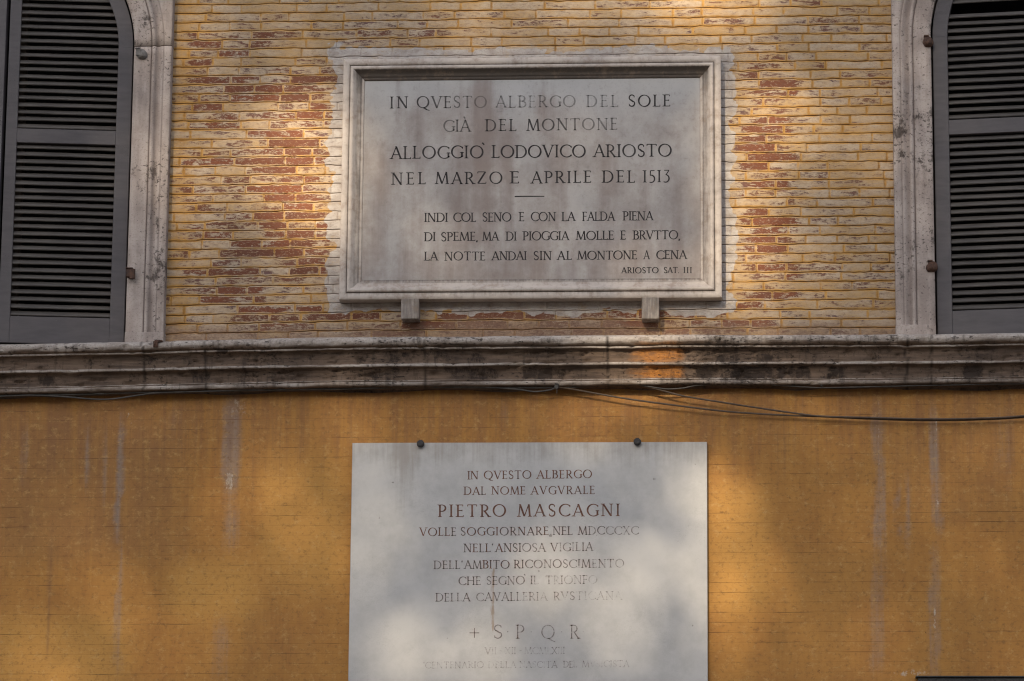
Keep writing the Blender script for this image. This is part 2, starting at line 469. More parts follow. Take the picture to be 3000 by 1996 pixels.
MT = {}
MT['brick'] = mat_brick()
MT['plaster'] = mat_plaster()
MT['cornice'] = mat_cornice()
_m, _cc, _h = mat_trav("travertine_surround", (0.45, 0.380, 0.342), (0.29, 0.236, 0.21), 0.115)
_g = _m.attr('groove')
MT['surround'] = _m.out(_m.mix(_g * 0.75, _cc, (0.12, 0.09, 0.08)), _h, 0.5, 0.004)
MT['marble1'] = mat_marble1()
MT['frame1'] = mat_frame1()
MT['marble2'] = mat_marble2()
MT['ink1'] = mat_letter("black_letter_paint", (0.030, 0.026, 0.026), 0.20)
MT['ink2'] = mat_letter("brown_letter_paint", (0.115, 0.055, 0.036), 0.36)
MT['wood'] = mat_paintwood()
MT['slat'] = mat_slat()
MT['rust'] = mat_simple("rusty_iron", (0.11, 0.060, 0.042), (0.05, 0.034, 0.030), 45, 0.85, 0.2)
MT['darkiron'] = mat_simple("dark_iron", (0.025, 0.023, 0.024), (0.045, 0.04, 0.04), 60, 0.6, 0.4)
MT['cable'] = mat_simple("dark_cable_sheath", (0.050, 0.046, 0.044), (0.085, 0.075, 0.068), 25, 0.7, 0.3)
MT['cable_brown'] = mat_simple("brown_cable_sheath", (0.075, 0.052, 0.038), (0.11, 0.08, 0.06), 25, 0.7, 0.3)
MT['glass'] = mat_simple("dark_window_glass", (0.010, 0.010, 0.011), (0.014, 0.014, 0.015), 3, 0.6, 0.05)
MT['shadowwood'] = mat_simple("brown_window_wood", (0.05, 0.035, 0.025), (0.03, 0.022, 0.018), 20, 0.7, 0.3)
MT['block'] = mat_simple("grey_mortar_block", (0.20, 0.185, 0.175), (0.12, 0.11, 0.105), 35, 0.9, 0.2)

# ------------------------------------------------------------------ building
building = thing("building", (0, 0, 0), "ochre and brick palazzo front with grey louvred shutters and a travertine string course", "building")

# the string course is not straight: its top edge as the photo shows it
_cp = [(-700, 1031), (0, 1009), (361, 1003.5), (500, 999.5), (1000, 989), (1500, 985.5), (2000, 982), (2640, 981), (3000, 976), (3600, 966)]
CORN_OUT = 0.165
_cw = [at(a, b, CORN_OUT) for a, b in _cp]
_cx = np.array([p.x for p in _cw]); _cz = np.array([p.z for p in _cw])
def corn_z(x):
    x = np.asarray(x, float)
    # smooth the broken line
    return sum(np.interp(x + d, _cx, _cz) for d in (-0.35, -0.2, -0.08, 0.08, 0.2, 0.35)) / 6.0
CZ0 = float(corn_z(0.0))
def sag(x, z):
    """how far the courses above follow the bend of the string course"""
    k = np.clip(1 - (z - CZ0) / 1.3, 0, 1)
    return (corn_z(x) - CZ0) * k * 0.85
XL, XR = -3.9, 4.1

# ---- windows' geometry (needed to leave their openings)
RW = 0.68                                # half width of the opening
SUR = 0.207                              # width of the stone surround
WIN = []
pL = at(382, 470, 0.06); pR = at(2733, 430, 0.06)
WIN.append(dict(cx=pL.x - RW, zs=at(430, 134, 0.06).z, side=+1))      # left window, visible jamb on its right
WIN.append(dict(cx=pR.x + RW, zs=at(2690, 104, 0.06).z, side=-1))
for w in WIN:
    w['x0'] = w['cx'] - RW - SUR; w['x1'] = w['cx'] + RW + SUR
    w['zt'] = w['zs'] + RW + SUR
ZTOP = zk(0) + 1.5

# ---- plaque outlines used by the wall's white collar
PQ = dict(x0=xk(783, 400), x1=xk(1660, 400), z0=zk(688), z1=zk(131))

def red_zone(x, z):
    a = 1.0 * band(x, xk(560), xk(768), 0.18) * band(z, zk(660), zk(130), 0.12)
    a = np.maximum(a, 0.90 * band(x, xk(1690), xk(1850), 0.16) * band(z, zk(720), zk(130), 0.10))
    a = np.maximum(a, 0.74 * band(x, xk(400), xk(620), 0.08) * band(z, zk(720), zk(30), 0.1))
    a = np.maximum(a, 0.55 * band(x, xk(560), xk(1040), 0.08) * band(z, zk(110), zk(20), 0.06))
    a = np.maximum(a, 0.48 * band(x, xk(1240), xk(1480), 0.08) * band(z, zk(110), zk(20), 0.06))
    a = np.maximum(a, 0.45 * band(x, xk(1560), xk(1740), 0.08) * band(z, zk(110), zk(-30), 0.05))
    a = np.maximum(a, 0.50 * band(x, xk(1850), xk(2050), 0.08))
    a = np.maximum(a, 0.85 * band(x, xk(520), xk(1800), 0.1) * band(z, zk(775), zk(700), 0.03))
    a = np.maximum(a, 0.55 * band(x, xk(1690), xk(1780), 0.1) * band(z, zk(765), zk(690), 0.03))
    a = np.maximum(a, 0.42)
    return a

def brick_wall():
    P = 27.8 * PX
    verts, faces = [], []
    A = {k: [] for k in ('red', 'collar', 'rnd', 'edge', 'ochre', 'grime', 'joint')}
    zbase = CZ0 - 0.03
    nrow = int((ZTOP - zbase) / P) + 1
    rng = np.random.RandomState(3)
    hd, stt = 89 * PX, 160 * PX
    for r in range(nrow):
        z0 = zbase + r * P; z1 = z0 + P
        # horizontal spans of the row, minus windows
        spans = [(XL, XR)]
        for w in WIN:
            if z0 < w['zt'] + 0.0:
                ns = []
                for a, b in spans:
                    if w['x0'] > a: ns.append((a, min(b, w['x0'] + 0.02)))
                    if w['x1'] < b: ns.append((max(a, w['x1'] - 0.02), b))
                    
                spans = [(a, b) for a, b in ns if b - a > 0.05]
        for a, b in spans:
            # vertical joints
            js = [a]; x = a - rng.rand() * stt
            k = rng.randint(0, 2)
            while x < b:
                x += (hd if (rng.rand() < 0.5 if r % 3 else k % 2) else stt) * (0.93 + 0.14 * rng.rand()); k += 1
                if a + 0.04 < x < b - 0.04: js.append(x)
            js.append(b)
            xs, eg, br, dp = [], [], [], []
            for i in range(len(js) - 1):
                p, q = js[i], js[i + 1]
                L = q - p
                n = max(3, int(L / 0.013))
                loc = [0.0, 0.0035, 0.007, 0.013] + list(np.linspace(0.018, L - 0.018, n)) + [L - 0.013, L - 0.007, L - 0.0035]
                loc = sorted(set(round(t, 5) for t in loc if 0 <= t < L))
                rr = rng.rand(); de = rng.rand()
                for t in loc:
                    d = min(t, L - t)
                    xs.append(p + t); br.append((rr, de)); eg.append(min(1.0, max(0.0, 1.75 - d / 0.0055)))
                    dp.append(d)
            xs.append(b); br.append(br[-1]); eg.append(1.0); dp.append(0.0)
            xs = np.array(xs); eg = np.array(eg); dp = np.array(dp)
            br = np.array(br)
            # section of a course: (z fraction, out, edge, joint)
            gap = 0.0020
            sec = [(0.0, -0.005, 1.0, 1.0), (0.0, 0.0022, 0.95, 0.5), (0.04, 0.0048, 0.95, 0.12), (0.13, 0.0057, 0.8, 0.0), (0.21, 0.0060, 0.2, 0.0), (0.5, 0.0062, 0.0, 0.0),
                   (0.83, 0.0060, 0.15, 0.0), (0.90, 0.0056, 0.7, 0.0), (0.955, 0.0050, 0.95, 0.05), (0.99, 0.0034, 0.95, 0.25), (1.0, -0.005, 1.0, 1.0)]
            base = len(verts)
            nz = len(sec)
            wobt = (fb(xs * 9, np.full_like(xs, r * 5.3), 2) - 0.5) * 0.012 + (vn(xs * 38, np.full_like(xs, r * 7.1), 4) - 0.5) * 0.0035
            wobb = (fb(xs * 9, np.full_like(xs, (r - 1) * 5.3), 2) - 0.5) * 0.012 + (vn(xs * 38, np.full_like(xs, (r - 1) * 7.1), 4) - 0.5) * 0.0035
            gapv = gap * np.clip(-0.35 + 2.6 * fb(xs * 7, np.full_like(xs, r * 3.1), 5), 0.12, 2.2)
            cols = []
            for (zf, out, e, jt) in sec:
                zz0 = z0 + gapv * 0.5 + wobb; zz1 = z1 - gapv * 0.5 + wobt
                z = zz0 + (zz1 - zz0) * zf
                z = z + sag(xs, z)
                vj = np.clip(1 - dp / 0.006, 0, 1)
                o = np.full_like(xs, out) - 0.0042 * vj * (1 if out > -0.004 else 0)
                rough = (fb(xs * 40, z * 40, 7) - 0.5) * 0.003 + (fb(xs * 7, z * 12, 9) - 0.5) * 0.004 + (br[:, 1] - 0.5) * 0.003
                if out > -0.004: o = o + rough
                cols.append((z, o, np.maximum(e, eg), np.maximum(jt, 0.0 * vj)))
            for i in range(len(xs)):
                for j in range(nz):
                    verts.append((xs[i], -cols[j][1][i], cols[j][0][i]))
            Z = np.stack([c[0] for c in cols], 1); X = np.repeat(xs[:, None], nz, 1)
            E_ = np.stack([c[2] for c in cols], 1); J = np.stack([c[3] for c in cols], 1)
            rz = red_zone(X, Z)
            rb = np.repeat(br[:, :1], nz, 1); rb2 = np.repeat(br[:, 1:], nz, 1)
            red = np.clip(rz * (0.50 + 0.62 * rb) * (0.75 + 0.5 * fb(X * 7, Z * 16, 23)), 0, 1)
            # plaster collar round the framed plaque, ragged outside
            nx = (fb(X * 4, Z * 9, 21) - 0.5) * 0.11 + (vn(X * 13, Z * 20, 25) - 0.5) * 0.035 + (vn(X * 40, Z * 60, 27) - 0.5) * 0.03
            dx = np.maximum(PQ['x0'] - 0.060 - X, X - (PQ['x1'] + 0.066))
            dz = np.maximum(PQ['z0'] - 0.085 - Z, Z - (PQ['z1'] + 0.040))
            d = np.maximum(dx, dz) + nx
            collar = 1 - sstep(d, -0.012, 0.012)
            och = 0.02 + 0.16 * band(X, xk(395), xk(480), 0.1) + 0.10 * band(X, xk(1750), xk(2080), 0.15) - 0.10 * band(X, xk(480), xk(620), 0.1) \
                + 0.22 * band(X, xk(1480), xk(1760), 0.12) * band(Z, zk(90), zk(-40), 0.06) + 0.4 * (1 - sstep(np.abs(X - xk(402)), 0.0, 0.10)) * 0.6
            gri = 0.55 * (1 - sstep(Z, CZ0 + 0.03, CZ0 + 0.22)) + 0.25 * band(X, xk(1040), xk(1440), 0.12) * (1 - sstep(Z, CZ0 + 0.05, CZ0 + 0.25))
            for k, a_ in (('red', red), ('collar', collar), ('rnd', rb2), ('edge', E_), ('ochre', och), ('grime', gri), ('joint', J)):
                A[k].append(a_.reshape(-1))
            faces += grid_faces(len(xs), nz, base)
    A = {k: np.concatenate(v) for k, v in A.items()}
    # solid backing behind the courses
    n0 = len(verts)
    def rect(x0, x1, z0, z1):
        b = len(verts)
        verts.extend([(x0, 0.006, z0), (x1, 0.006, z0), (x1, 0.006, z1), (x0, 0.006, z1)])
        faces.append((b, b + 1, b + 2, b + 3))
    a, b = WIN
    zb = zbase - 0.15
    rect(XL, a['x0'], zb, ZTOP); rect(a['x1'], b['x0'], zb, ZTOP); rect(b['x1'], XR, zb, ZTOP)
    for w in WIN: rect(w['x0'], w['x1'], w['zt'], ZTOP)
    k = len(verts) - n0
    for q in A: A[q] = np.concatenate([A[q], np.full(k, 1.0 if q in ('edge', 'joint') else 0.0)])
    o = obj("brick_wall", verts, faces, MT['brick'], building, smooth=True, attrs=A)
    o.data.set_sharp_from_angle(angle=R(38))
    return o
brick_wall()

# ---- lower wall: lime-washed plaster over brick
def plaster_wall():
    xs = np.arange(XL, XR + 0.01, 0.025); zs = np.concatenate([np.arange(0, 3.4, 0.2), np.arange(3.4, CZ0 - 0.12, 0.025)])
    X, Z = np.meshgrid(xs, zs, indexing='ij')
    Y = -(fb(X * 1.3, Z * 1.3, 31) - 0.5) * 0.016 - (fb(X * 6, Z * 6, 33) - 0.5) * 0.004
    nx = (fb(X * 5, Z * 2.5, 41) - 0.5) * 0.06 + (fb(X * 20, Z * 9, 43) - 0.5) * 0.05
    def streak(px, y0, y1, w, s, soft=0.10):
        c = xk(px, (y0 + y1) / 2)
        return s * (1 - sstep(np.abs(X + nx * 0.7 - c), w * PX * K * 0.35, w * PX * K * 1.1)) * band(Z, zk(y1), zk(y0), soft)
    grey = np.zeros_like(X); white = np.zeros_like(X)
    for a in [(275, 960, 1235, 12, 1.0), (275, 1235, 1560, 13, .55), (196, 985, 1120, 10, .8), (236, 985, 1180, 9, .55), (530, 905, 1150, 30, .85), (530, 1150, 1260, 28, .6),
              (60, 960, 1090, 14, .5), (510, 1420, 1560, 30, .45), (400, 905, 1010, 22, .45), (2020, 920, 1280, 22, .7), (2020, 1280, 1560, 24, .5), (2085, 1090, 1250, 9, .7), (2063, 1090, 1250, 6, .6),
              (2150, 930, 1240, 16, .75), (2150, 1240, 1560, 20, .55), (1440, 905, 1010, 14, .35), (1160, 905, 985, 16, .4), (2310, 905, 1160, 30, .35), (1640, 930, 1010, 40, .3)]:
        grey = np.maximum(grey, streak(*a, soft=0.16))
    for a in [(300, 940, 985, 36, .62, .03), (375, 915, 940, 20, .55, .02), (545, 905, 965, 40, .80, .04), (1440, 925, 960, 26, .45, .03), (2050, 900, 930, 40, .6, .02), (1900, 1180, 1200, 14, .5, .02), (700, 1190, 1215, 12, .5, .02), (835, 1290, 1310, 8, .6, .01), (2020, 900, 1130, 12, .75, .05), (2020, 1120, 1240, 12, .6), (2153, 940, 1060, 8, .8), (2150, 1150, 1180, 9, 1., .02), (2150, 1250, 1290, 8, .8, .03), (2152, 1390, 1480, 7, .95, .03),
              (525, 1085, 1130, 17, 1., .02), (560, 1420, 1440, 9, .7, .02), (290, 1395, 1410, 16, .7, .01), (2100, 1535, 1560, 70, .9, .03), (2230, 1460, 1480, 10, .8, .02),
              (2025, 1500, 1560, 14, .55, .05), (540, 930, 1000, 30, .55), (750, 1300, 1330, 12, .6, .02), (2225, 1350, 1390, 8, .7, .02), (2090, 1450, 1470, 12, .6, .02), (120, 1560, 1580, 10, .9, .01)]:
        white = np.maximum(white, streak(*a))
    brown = 0.75 * band(X, xk(-200), xk(460), 0.22) * band(Z, zk(1330), zk(900), 0.25)
    brown = np.maximum(brown, 0.45 * (1 - sstep(Z, CZ0 - 0.55, CZ0 - 0.18) * -1 - 1) * 0)
    brown = np.maximum(brown, 0.55 * band(X, xk(1980), xk(2400), 0.2) * band(Z, zk(1250), zk(900), 0.2))
    brown = np.maximum(brown, 0.5 * band(X, xk(560), xk(760), 0.10) * band(Z, zk(1560), zk(1380), 0.12))
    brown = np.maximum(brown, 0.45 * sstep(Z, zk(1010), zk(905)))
    brown = np.maximum(brown, 0.9 * streak(112, 1180, 1520, 10, 1.0))
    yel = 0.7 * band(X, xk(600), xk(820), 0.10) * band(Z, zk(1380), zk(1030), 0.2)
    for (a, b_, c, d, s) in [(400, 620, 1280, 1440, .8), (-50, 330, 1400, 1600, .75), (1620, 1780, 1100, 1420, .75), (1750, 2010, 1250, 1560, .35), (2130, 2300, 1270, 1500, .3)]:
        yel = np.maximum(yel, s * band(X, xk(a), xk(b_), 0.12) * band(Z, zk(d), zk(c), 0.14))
    vs = np.stack([X, Y, Z], -1).reshape(-1, 3).tolist()
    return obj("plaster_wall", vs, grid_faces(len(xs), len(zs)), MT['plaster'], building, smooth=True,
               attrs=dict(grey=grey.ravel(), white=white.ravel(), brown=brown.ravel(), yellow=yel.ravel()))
plaster_wall()

# ---- string course
def string_course():
    # (out, down from the top edge in metres, stain)
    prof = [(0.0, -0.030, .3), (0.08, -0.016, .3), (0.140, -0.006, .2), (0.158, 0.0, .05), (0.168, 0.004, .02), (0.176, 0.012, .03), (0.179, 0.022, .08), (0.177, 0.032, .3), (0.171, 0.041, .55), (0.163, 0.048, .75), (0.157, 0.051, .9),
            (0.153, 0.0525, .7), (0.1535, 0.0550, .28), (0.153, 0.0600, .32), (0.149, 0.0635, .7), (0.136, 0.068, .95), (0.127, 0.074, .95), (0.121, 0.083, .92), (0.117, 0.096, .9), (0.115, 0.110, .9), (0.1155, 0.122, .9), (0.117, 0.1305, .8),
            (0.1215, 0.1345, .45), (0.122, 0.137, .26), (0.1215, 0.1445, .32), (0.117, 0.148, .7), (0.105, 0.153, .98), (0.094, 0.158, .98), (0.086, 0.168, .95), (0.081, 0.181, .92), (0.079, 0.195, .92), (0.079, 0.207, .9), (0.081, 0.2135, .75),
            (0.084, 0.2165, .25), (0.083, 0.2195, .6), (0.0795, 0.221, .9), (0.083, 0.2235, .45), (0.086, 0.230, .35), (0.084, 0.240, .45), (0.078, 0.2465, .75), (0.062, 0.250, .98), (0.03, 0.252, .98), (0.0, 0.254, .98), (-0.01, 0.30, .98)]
    # resample the profile finely enough to chip the edges
    P = [prof[0]]
    for a, b in zip(prof, prof[1:]):
        n = max(1, int(math.hypot(a[0] - b[0], a[1] - b[1]) / 0.006))
        for k in range(1, n + 1): P.append(tuple(a[i] + (b[i] - a[i]) * k / n for i in range(3)))
    P = np.array(P); nz = len(P)
    xs = np.arange(XL, XR + 0.01, 0.0125); nx = len(xs)
    X = np.repeat(xs[:, None], nz, 1); O = np.repeat(P[None, :, 0], nx, 0); D = np.repeat(P[None, :, 1], nx, 0); ST = np.repeat(P[None, :, 2], nx, 0)
    ztop = corn_z(xs)[:, None]
    chip = (fb(X * 7, D * 60, 51, 4) - 0.5) * 0.010 + (vn(X * 45, D * 130, 55) - 0.5) * 0.004
    bite = np.clip(fb(X * 16, D * 38, 57, 3) - 0.62, 0, 1) * 0.09
    live = sstep(O, 0.02, 0.07)
    O2 = O + (chip - bite) * live * 0.85
    Zw = (fb(X * 3.5, np.floor(D / 0.066) * 3.7, 61, 3) - 0.5) * 0.007
    Z = ztop - D + Zw * live
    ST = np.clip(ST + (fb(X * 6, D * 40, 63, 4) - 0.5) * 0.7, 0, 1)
    # cleaner, paler stretches on the left nose
    org = sstep(X, xk(1415, 825), xk(1500, 825)) * (1 - sstep(X, xk(1560, 825), xk(1592, 825))) * band(D, 0.030, 0.214, 0.006) * (0.55 + 0.45 * band(D, 0.068, 0.214, 0.004))
    org = org * (1 - 0.55 * band(D, 0.131, 0.150, 0.003)) * (1 - 0.5 * band(D, 0.052, 0.066, 0.003))
    smut = np.zeros_like(X)
    for a_, b_, d0, d1, s_ in ((2035, 2098, .160, .214, 1), (2145, 2195, .158, .212, 1), (2200, 2262, .158, .214, .9), (2278, 2300, .158, .214, 1), (2310, 2372, .158, .21, .9), (2424, 2472, .156, .216, 1), (2826, 2884, .158, .214, .9), (1380, 1462, .156, .214, .8), (1530, 1660, .156, .214, .9),
                             (634, 668, .046, .070, 1.2), (1545, 1572, .158, .21, 1), (1595, 1640, .158, .212, 1), (1380, 1410, .078, .128, .8), (1620, 1650, .030, .056, .9), (1770, 1795, .024, .050, 1), (110, 160, .16, .21, .7), (560, 620, .15, .21, .6), (2095, 2120, .1, .128, .8), (2240, 2262, .10, .128, .7), (1300, 1380, .15, .21, .6), (1500, 1660, .022, .045, .5), (420, 470, .07, .12, .5)):
        xa, xb = at(a_, 1060, .1).x, at(b_, 1060, .1).x
        smut = np.maximum(smut, s_ * band(X, xa, xb, 0.014) * band(D, d0, d1, 0.010))
    joint = np.zeros_like(X)
    for jx in (420, 603, 1248, 1782, 2656, 2725, -180, 3250):
        c = at(jx, 1050, 0.12).x + (fb(D * 22, np.full_like(D, jx), 71) - 0.5) * 0.03
        joint = np.maximum(joint, (1 - sstep(np.abs(X - c), 0.002, 0.009)) * (0.5 + 0.5 * vn(D * 60, X * 0 + jx, 3)))
    v = np.stack([X, -O2, Z], -1).reshape(-1, 3).tolist()
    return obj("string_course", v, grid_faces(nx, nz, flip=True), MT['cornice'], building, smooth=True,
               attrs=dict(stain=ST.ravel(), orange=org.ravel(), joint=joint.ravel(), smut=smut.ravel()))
string_course()

# ---- window surrounds, panes and shutters
def surround(w):
    # (offset from the opening edge, out, groove)
    prof = [(0.0, -0.26, 0), (0.0, -0.02, 0), (0.0, 0.050, .2), (0.004, 0.057, 0), (0.030, 0.058, 0), (0.060, 0.0585, 0), (0.088, 0.059, 0), (0.0945, 0.0595, .2), (0.096, 0.054, 1), (0.0985, 0.054, 1), (0.100, 0.060, .2), (0.106, 0.0665, 0), (0.112, 0.068, 0), (0.118, 0.0655, .1),
            (0.123, 0.058, .5), (0.130, 0.053, .55), (0.138, 0.054, .35), (0.146, 0.060, .1), (0.154, 0.0665, 0), (0.160, 0.068, 0), (0.164, 0.0655, .5), (0.167, 0.0655, .5), (0.170, 0.069, 0), (0.186, 0.0695, 0), (SUR - 0.004, 0.0695, 0), (SUR, 0.066, .2), (SUR, 0.0, .6)]
    cx, zs = w['cx'], w['zs']
    zb = min(float(corn_z(w['x0'])), float(corn_z(w['x1']))) - 0.02
    path = []
    n = 34
    for i in range(n): path.append(('j', +1, zb + (zs - zb) * i / n))
    path += [('j', +1, zs - 0.006), ('q', +1, zs - 0.0035), ('q', +1, zs - 0.001)]
    for i in range(49): path.append(('a', math.pi * i / 48, 0))
    for i in range(n): path.append(('j', -1, zs + (zb - zs) * (i + 1) / n))
    v, g = [], []
    B = RW + SUR
    for kind, p, z in path:
        for (o, out, gr) in prof:
            if kind in 'jq':
                x = cx + p * (RW + o); zz = z
            else:
                c, s = math.cos(p), math.sin(p)
                rad = RW + o
                if o > 0.168:           # the flat outer band fills the corner out to a square
                    k = (o - 0.168) / (SUR - 0.168)
                    sq = B / max(abs(c), abs(s))
                    if s > 0.0: rad = (RW + 0.168) * (1 - k) + sq * k
                x = cx + c * rad; zz = zs + s * rad
            ch = (float(vn(x * 30 + out * 50, zz * 30, 81)) - 0.5) * 0.0022 + (float(vn(x * 6, zz * 4, 83)) - 0.5) * 0.004
            if out < 0.01: ch = 0
            v.append((x, -(out + ch - (0.006 if kind == 'q' and out > .01 else 0)), zz)); g.append(1.3 if kind == 'q' else gr)
    o = obj("window_surround", v, grid_faces(len(path), len(prof), flip=False), MT['surround'], building, smooth=True, attrs=dict(groove=g))
    # plinth blocks under both jambs, and a cut joint at the springing
    q = G()
    for s in (-1, 1):
        x0, x1 = sorted((cx + s * (RW + 0.001), cx + s * (RW + SUR + 0.002)))
        q = G()
        q.box(x0, x1, -0.0745, 0.0, zb, float(corn_z((x0 + x1) / 2)) + 0.072, 0.004)
        sub("plinth_block", q.v, q.f, MT['surround'], o, attrs=dict(groove=[0] * len(q.v)))
    return o

def leaf(w, hs_, zslat, zrail, ztopgap=None, seed=0):
    """one louvred leaf; hs_ = +1 when hinged on the right jamb, -1 on the left"""
    phi = R(8.0)
    r1 = RW - 0.010
    W = r1 - 0.004
    hx = w['cx'] + hs_ * r1
    zs = w['zs']; zb = float(corn_z(hx)) + 0.012
    o0 = 0.030; TH = 0.040
    def T(p):                           # p = (u, t, z): along the leaf, depth (0 front), height
        u, t, z = p
        return Vector((hx - hs_ * (u * math.cos(phi) - t * math.sin(phi)), -(o0 + u * math.sin(phi) + t * math.cos(phi)), z))
    SW, FW = 0.078, 0.060
    f = G()
    bx = lambda u0, u1, t0, t1, z0, z1, b=0.003: f.box(u0, u1, t0, t1, z0, z1, b, T)
    bx(0, SW, -TH, 0, zb, zs)                                   # hinge stile
    bx(W - FW, W, -TH, 0, zb, zs + r1 - 0.02)                   # free stile
    bx(SW, W - FW, -TH, -0.0015, zb, zslat)                     # bottom rail
    bx(SW, W - FW, -TH, -0.0015, zrail[0], zrail[1])            # middle rail
    # rebate strip along the hinge edge
    # arched head
    n = 22
    ring = []
    amax = math.acos((r1 - (W - FW)) / r1)
    for i in range(n + 1):
        a = amax * i / n
        ring.append([(r1 - rr * math.cos(a), t, zs + rr * math.sin(a)) for rr, t in ((r1, 0.0), (r1 - SW, 0.0), (r1 - SW, -TH), (r1, -TH))])
    b = len(f.v)
    for q in ring: f.v += [tuple(T(p)) for p in q]
    for i in range(n):
        for k in range(4):
            k2 = (k + 1) % 4
            f.f.append((b + i * 4 + k, b + i * 4 + k2, b + (i + 1) * 4 + k2, b + (i + 1) * 4 + k))
    f.f.append((b, b + 1, b + 2, b + 3))
    fr = obj("shutter", f.v, f.f, MT['wood'], building)
    # louvres
    rng = random.Random(seed)
    pitch = 22.0 * PX
    def slats(za, zc, name):
        g = G()
        z = za + 0.004
        while z < zc - 0.012:
            if ztopgap and ztopgap[0] < z + 0.02 < ztopgap[1]:
                z += pitch; continue
            if z > zs:
                dz = z + 0.02 - zs
                rr = r1 - SW
                if dz >= rr - 0.02: break
                u0 = r1 - math.sqrt(rr * rr - dz * dz) - 0.004
            else: u0 = SW - 0.002
            u1 = W - FW + 0.002
            if u1 - u0 > 0.05:
                tilt = R(41 + rng.uniform(-2, 2)); j = rng.uniform(-.0011, .0011); sk = rng.uniform(-.0022, .0022)
                L, h = 0.037, 0.008
                ca, sa = math.cos(tilt), math.sin(tilt)
                nseg = 6; bw = rng.uniform(-.0016, .0016)
                sect = [(0, 0.0015), (0.0, h - .0015), (0.0015, h), (L, h), (L, 0), (0.0015, 0)]
                b = len(g.v)
                for i in range(nseg + 1):
                    u = u0 + (u1 - u0) * i / nseg
                    bow = math.sin(math.pi * i / nseg) * bw + sk * (i / nseg - .5)
                    for (l, hh) in sect:
                        # outer (lower) edge near the front of the leaf, board rises into it
                        t = -0.0045 - l * ca - 0.004 * 0 + hh * sa * 0.0 - 0
                        t = -0.0040 - l * ca * 0.98 - (h - hh) * sa
                        zz = z + j + bow + l * sa + hh * ca
                        g.v.append(tuple(T((u, t, zz))))
                m_ = len(sect)
                for i in range(nseg):
                    for k in range(m_):
                        k2 = (k + 1) % m_
                        g.f.append((b + i * m_ + k, b + (i + 1) * m_ + k, b + (i + 1) * m_ + k2, b + i * m_ + k2))
                g.f.append(tuple(b + k for k in range(m_))); g.f.append(tuple(b + nseg * m_ + k for k in range(m_))[::-1])
            z += pitch
        if g.v: sub(name, g.v, g.f, MT['slat'], fr)
    slats(zslat, zrail[0], "louvre_slats")
    slats(zrail[1], zs + r1, "louvre_slats")
    return fr, T

def hinge(part, x, z, s, kind):
    """pintle let into the jamb: s = +1 jamb lies to the right of the leaf"""
    g = G()
    if kind == 'iron':
        g.box(x - 0.018, x + 0.020, -0.098, -0.052, z - 0.024, z + 0.016, 0.004)
        g.tube([(x + s * 0.014, -0.088, z - 0.034), (x + s * 0.014, -0.088, z + 0.018)], 0.015, 10)
        g.box(x - 0.022, x + 0.016, -0.101, -0.055, z + 0.020, z + 0.026, 0.002)
        sub("hinge_pin", g.v, g.f, MT['rust'], part)
    else:
        bm = bmesh.new(); bmesh.ops.create_icosphere(bm, subdivisions=3, radius=1.0)
        for v in bm.verts:
            c = v.co; k = 1 + 0.35 * (float(vn(c.x * 2.1 + z, c.z * 2.1 + c.y, 5)) - 0.5)
            v.co = Vector((x + s * 0.006 + c.x * 0.030 * k, -0.058 + c.y * 0.028 * k, z + c.z * 0.027 * k - 0.12 * abs(c.x) * 0.03))
        g.bm(bm)
        g.box(x - 0.024, x + 0.004, -0.085, -0.045, z - 0.012, z + 0.022, 0.004)
        g.box(x - 0.028, x - 0.002, -0.090, -0.046, z + 0.024, z + 0.030, 0.001)
        sub("hinge_pin", g.v, g.f, MT['block'] if kind == 'block' else MT['rust'], part)

for wi, w in enumerate(WIN):
    surround(w)
    if wi == 0:
        zsl = at(315, 933, 0.04).z; zr = (at(335, 425, 0.04).z, at(335, 384, 0.04).z)
    else:
        zsl = at(2786, 911, 0.04).z; zr = (at(2781, 395, 0.04).z, at(2781, 352, 0.04).z)
    gap = None
    if wi == 1:
        zz = at(2800, 17, 0.05).z; gap = (zz - 0.02, zz + 0.025)
    a, _ = leaf(w, w['side'], zsl, zr, gap, seed=wi * 2)
    leaf(w, -w['side'], zsl, zr, None, seed=wi * 2 + 1)
    if wi == 0:
        p = at(412, 158, 0.07); hinge(a, p.x, p.z, 1, 'block')
        p = at(382, 801, 0.07); hinge(a, p.x, p.z, 1, 'iron')
    else:
        p = at(2722, 121, 0.07); hinge(a, p.x, p.z, -1, 'rusty')
        p = at(2733, 780, 0.07); hinge(a, p.x, p.z, -1, 'lump')
    # the window itself, deep in the opening behind the leaves
    g = G(); f = G()
    cx, zs, zb = w['cx'], w['zs'], float(corn_z(w['cx'])) - 0.03
    n = 24
    RP = RW + 0.05
    pts = [(cx + RP, zb - .05), *[(cx + RP * math.cos(math.pi * i / n), zs + RP * math.sin(math.pi * i / n)) for i in range(n + 1)], (cx - RP, zb - .05)]
    g.add([(x, 0.256, z) for x, z in pts], [tuple(range(len(pts)))])
    wo = obj("window", g.v, g.f, MT['glass'], building)
    for (x0, x1) in ((-RW + .003, -RW + .07), (-.045, .045), (RW - .07, RW - .003)):
        f.box(cx + x0, cx + x1, 0.19, 0.236, zb + 0.03, zs + (0.0 if abs(x0) > .1 else RW - .01), 0.004)
    f.box(cx - RW + .07, cx - .045, 0.195, 0.235, zb + 0.03, zb + 0.13, 0.004); f.box(cx + .045, cx + RW - .07, 0.195, 0.235, zb + 0.03, zb + 0.13, 0.004)
    sub("window_frame", f.v, f.f, MT['shadowwood'], wo)

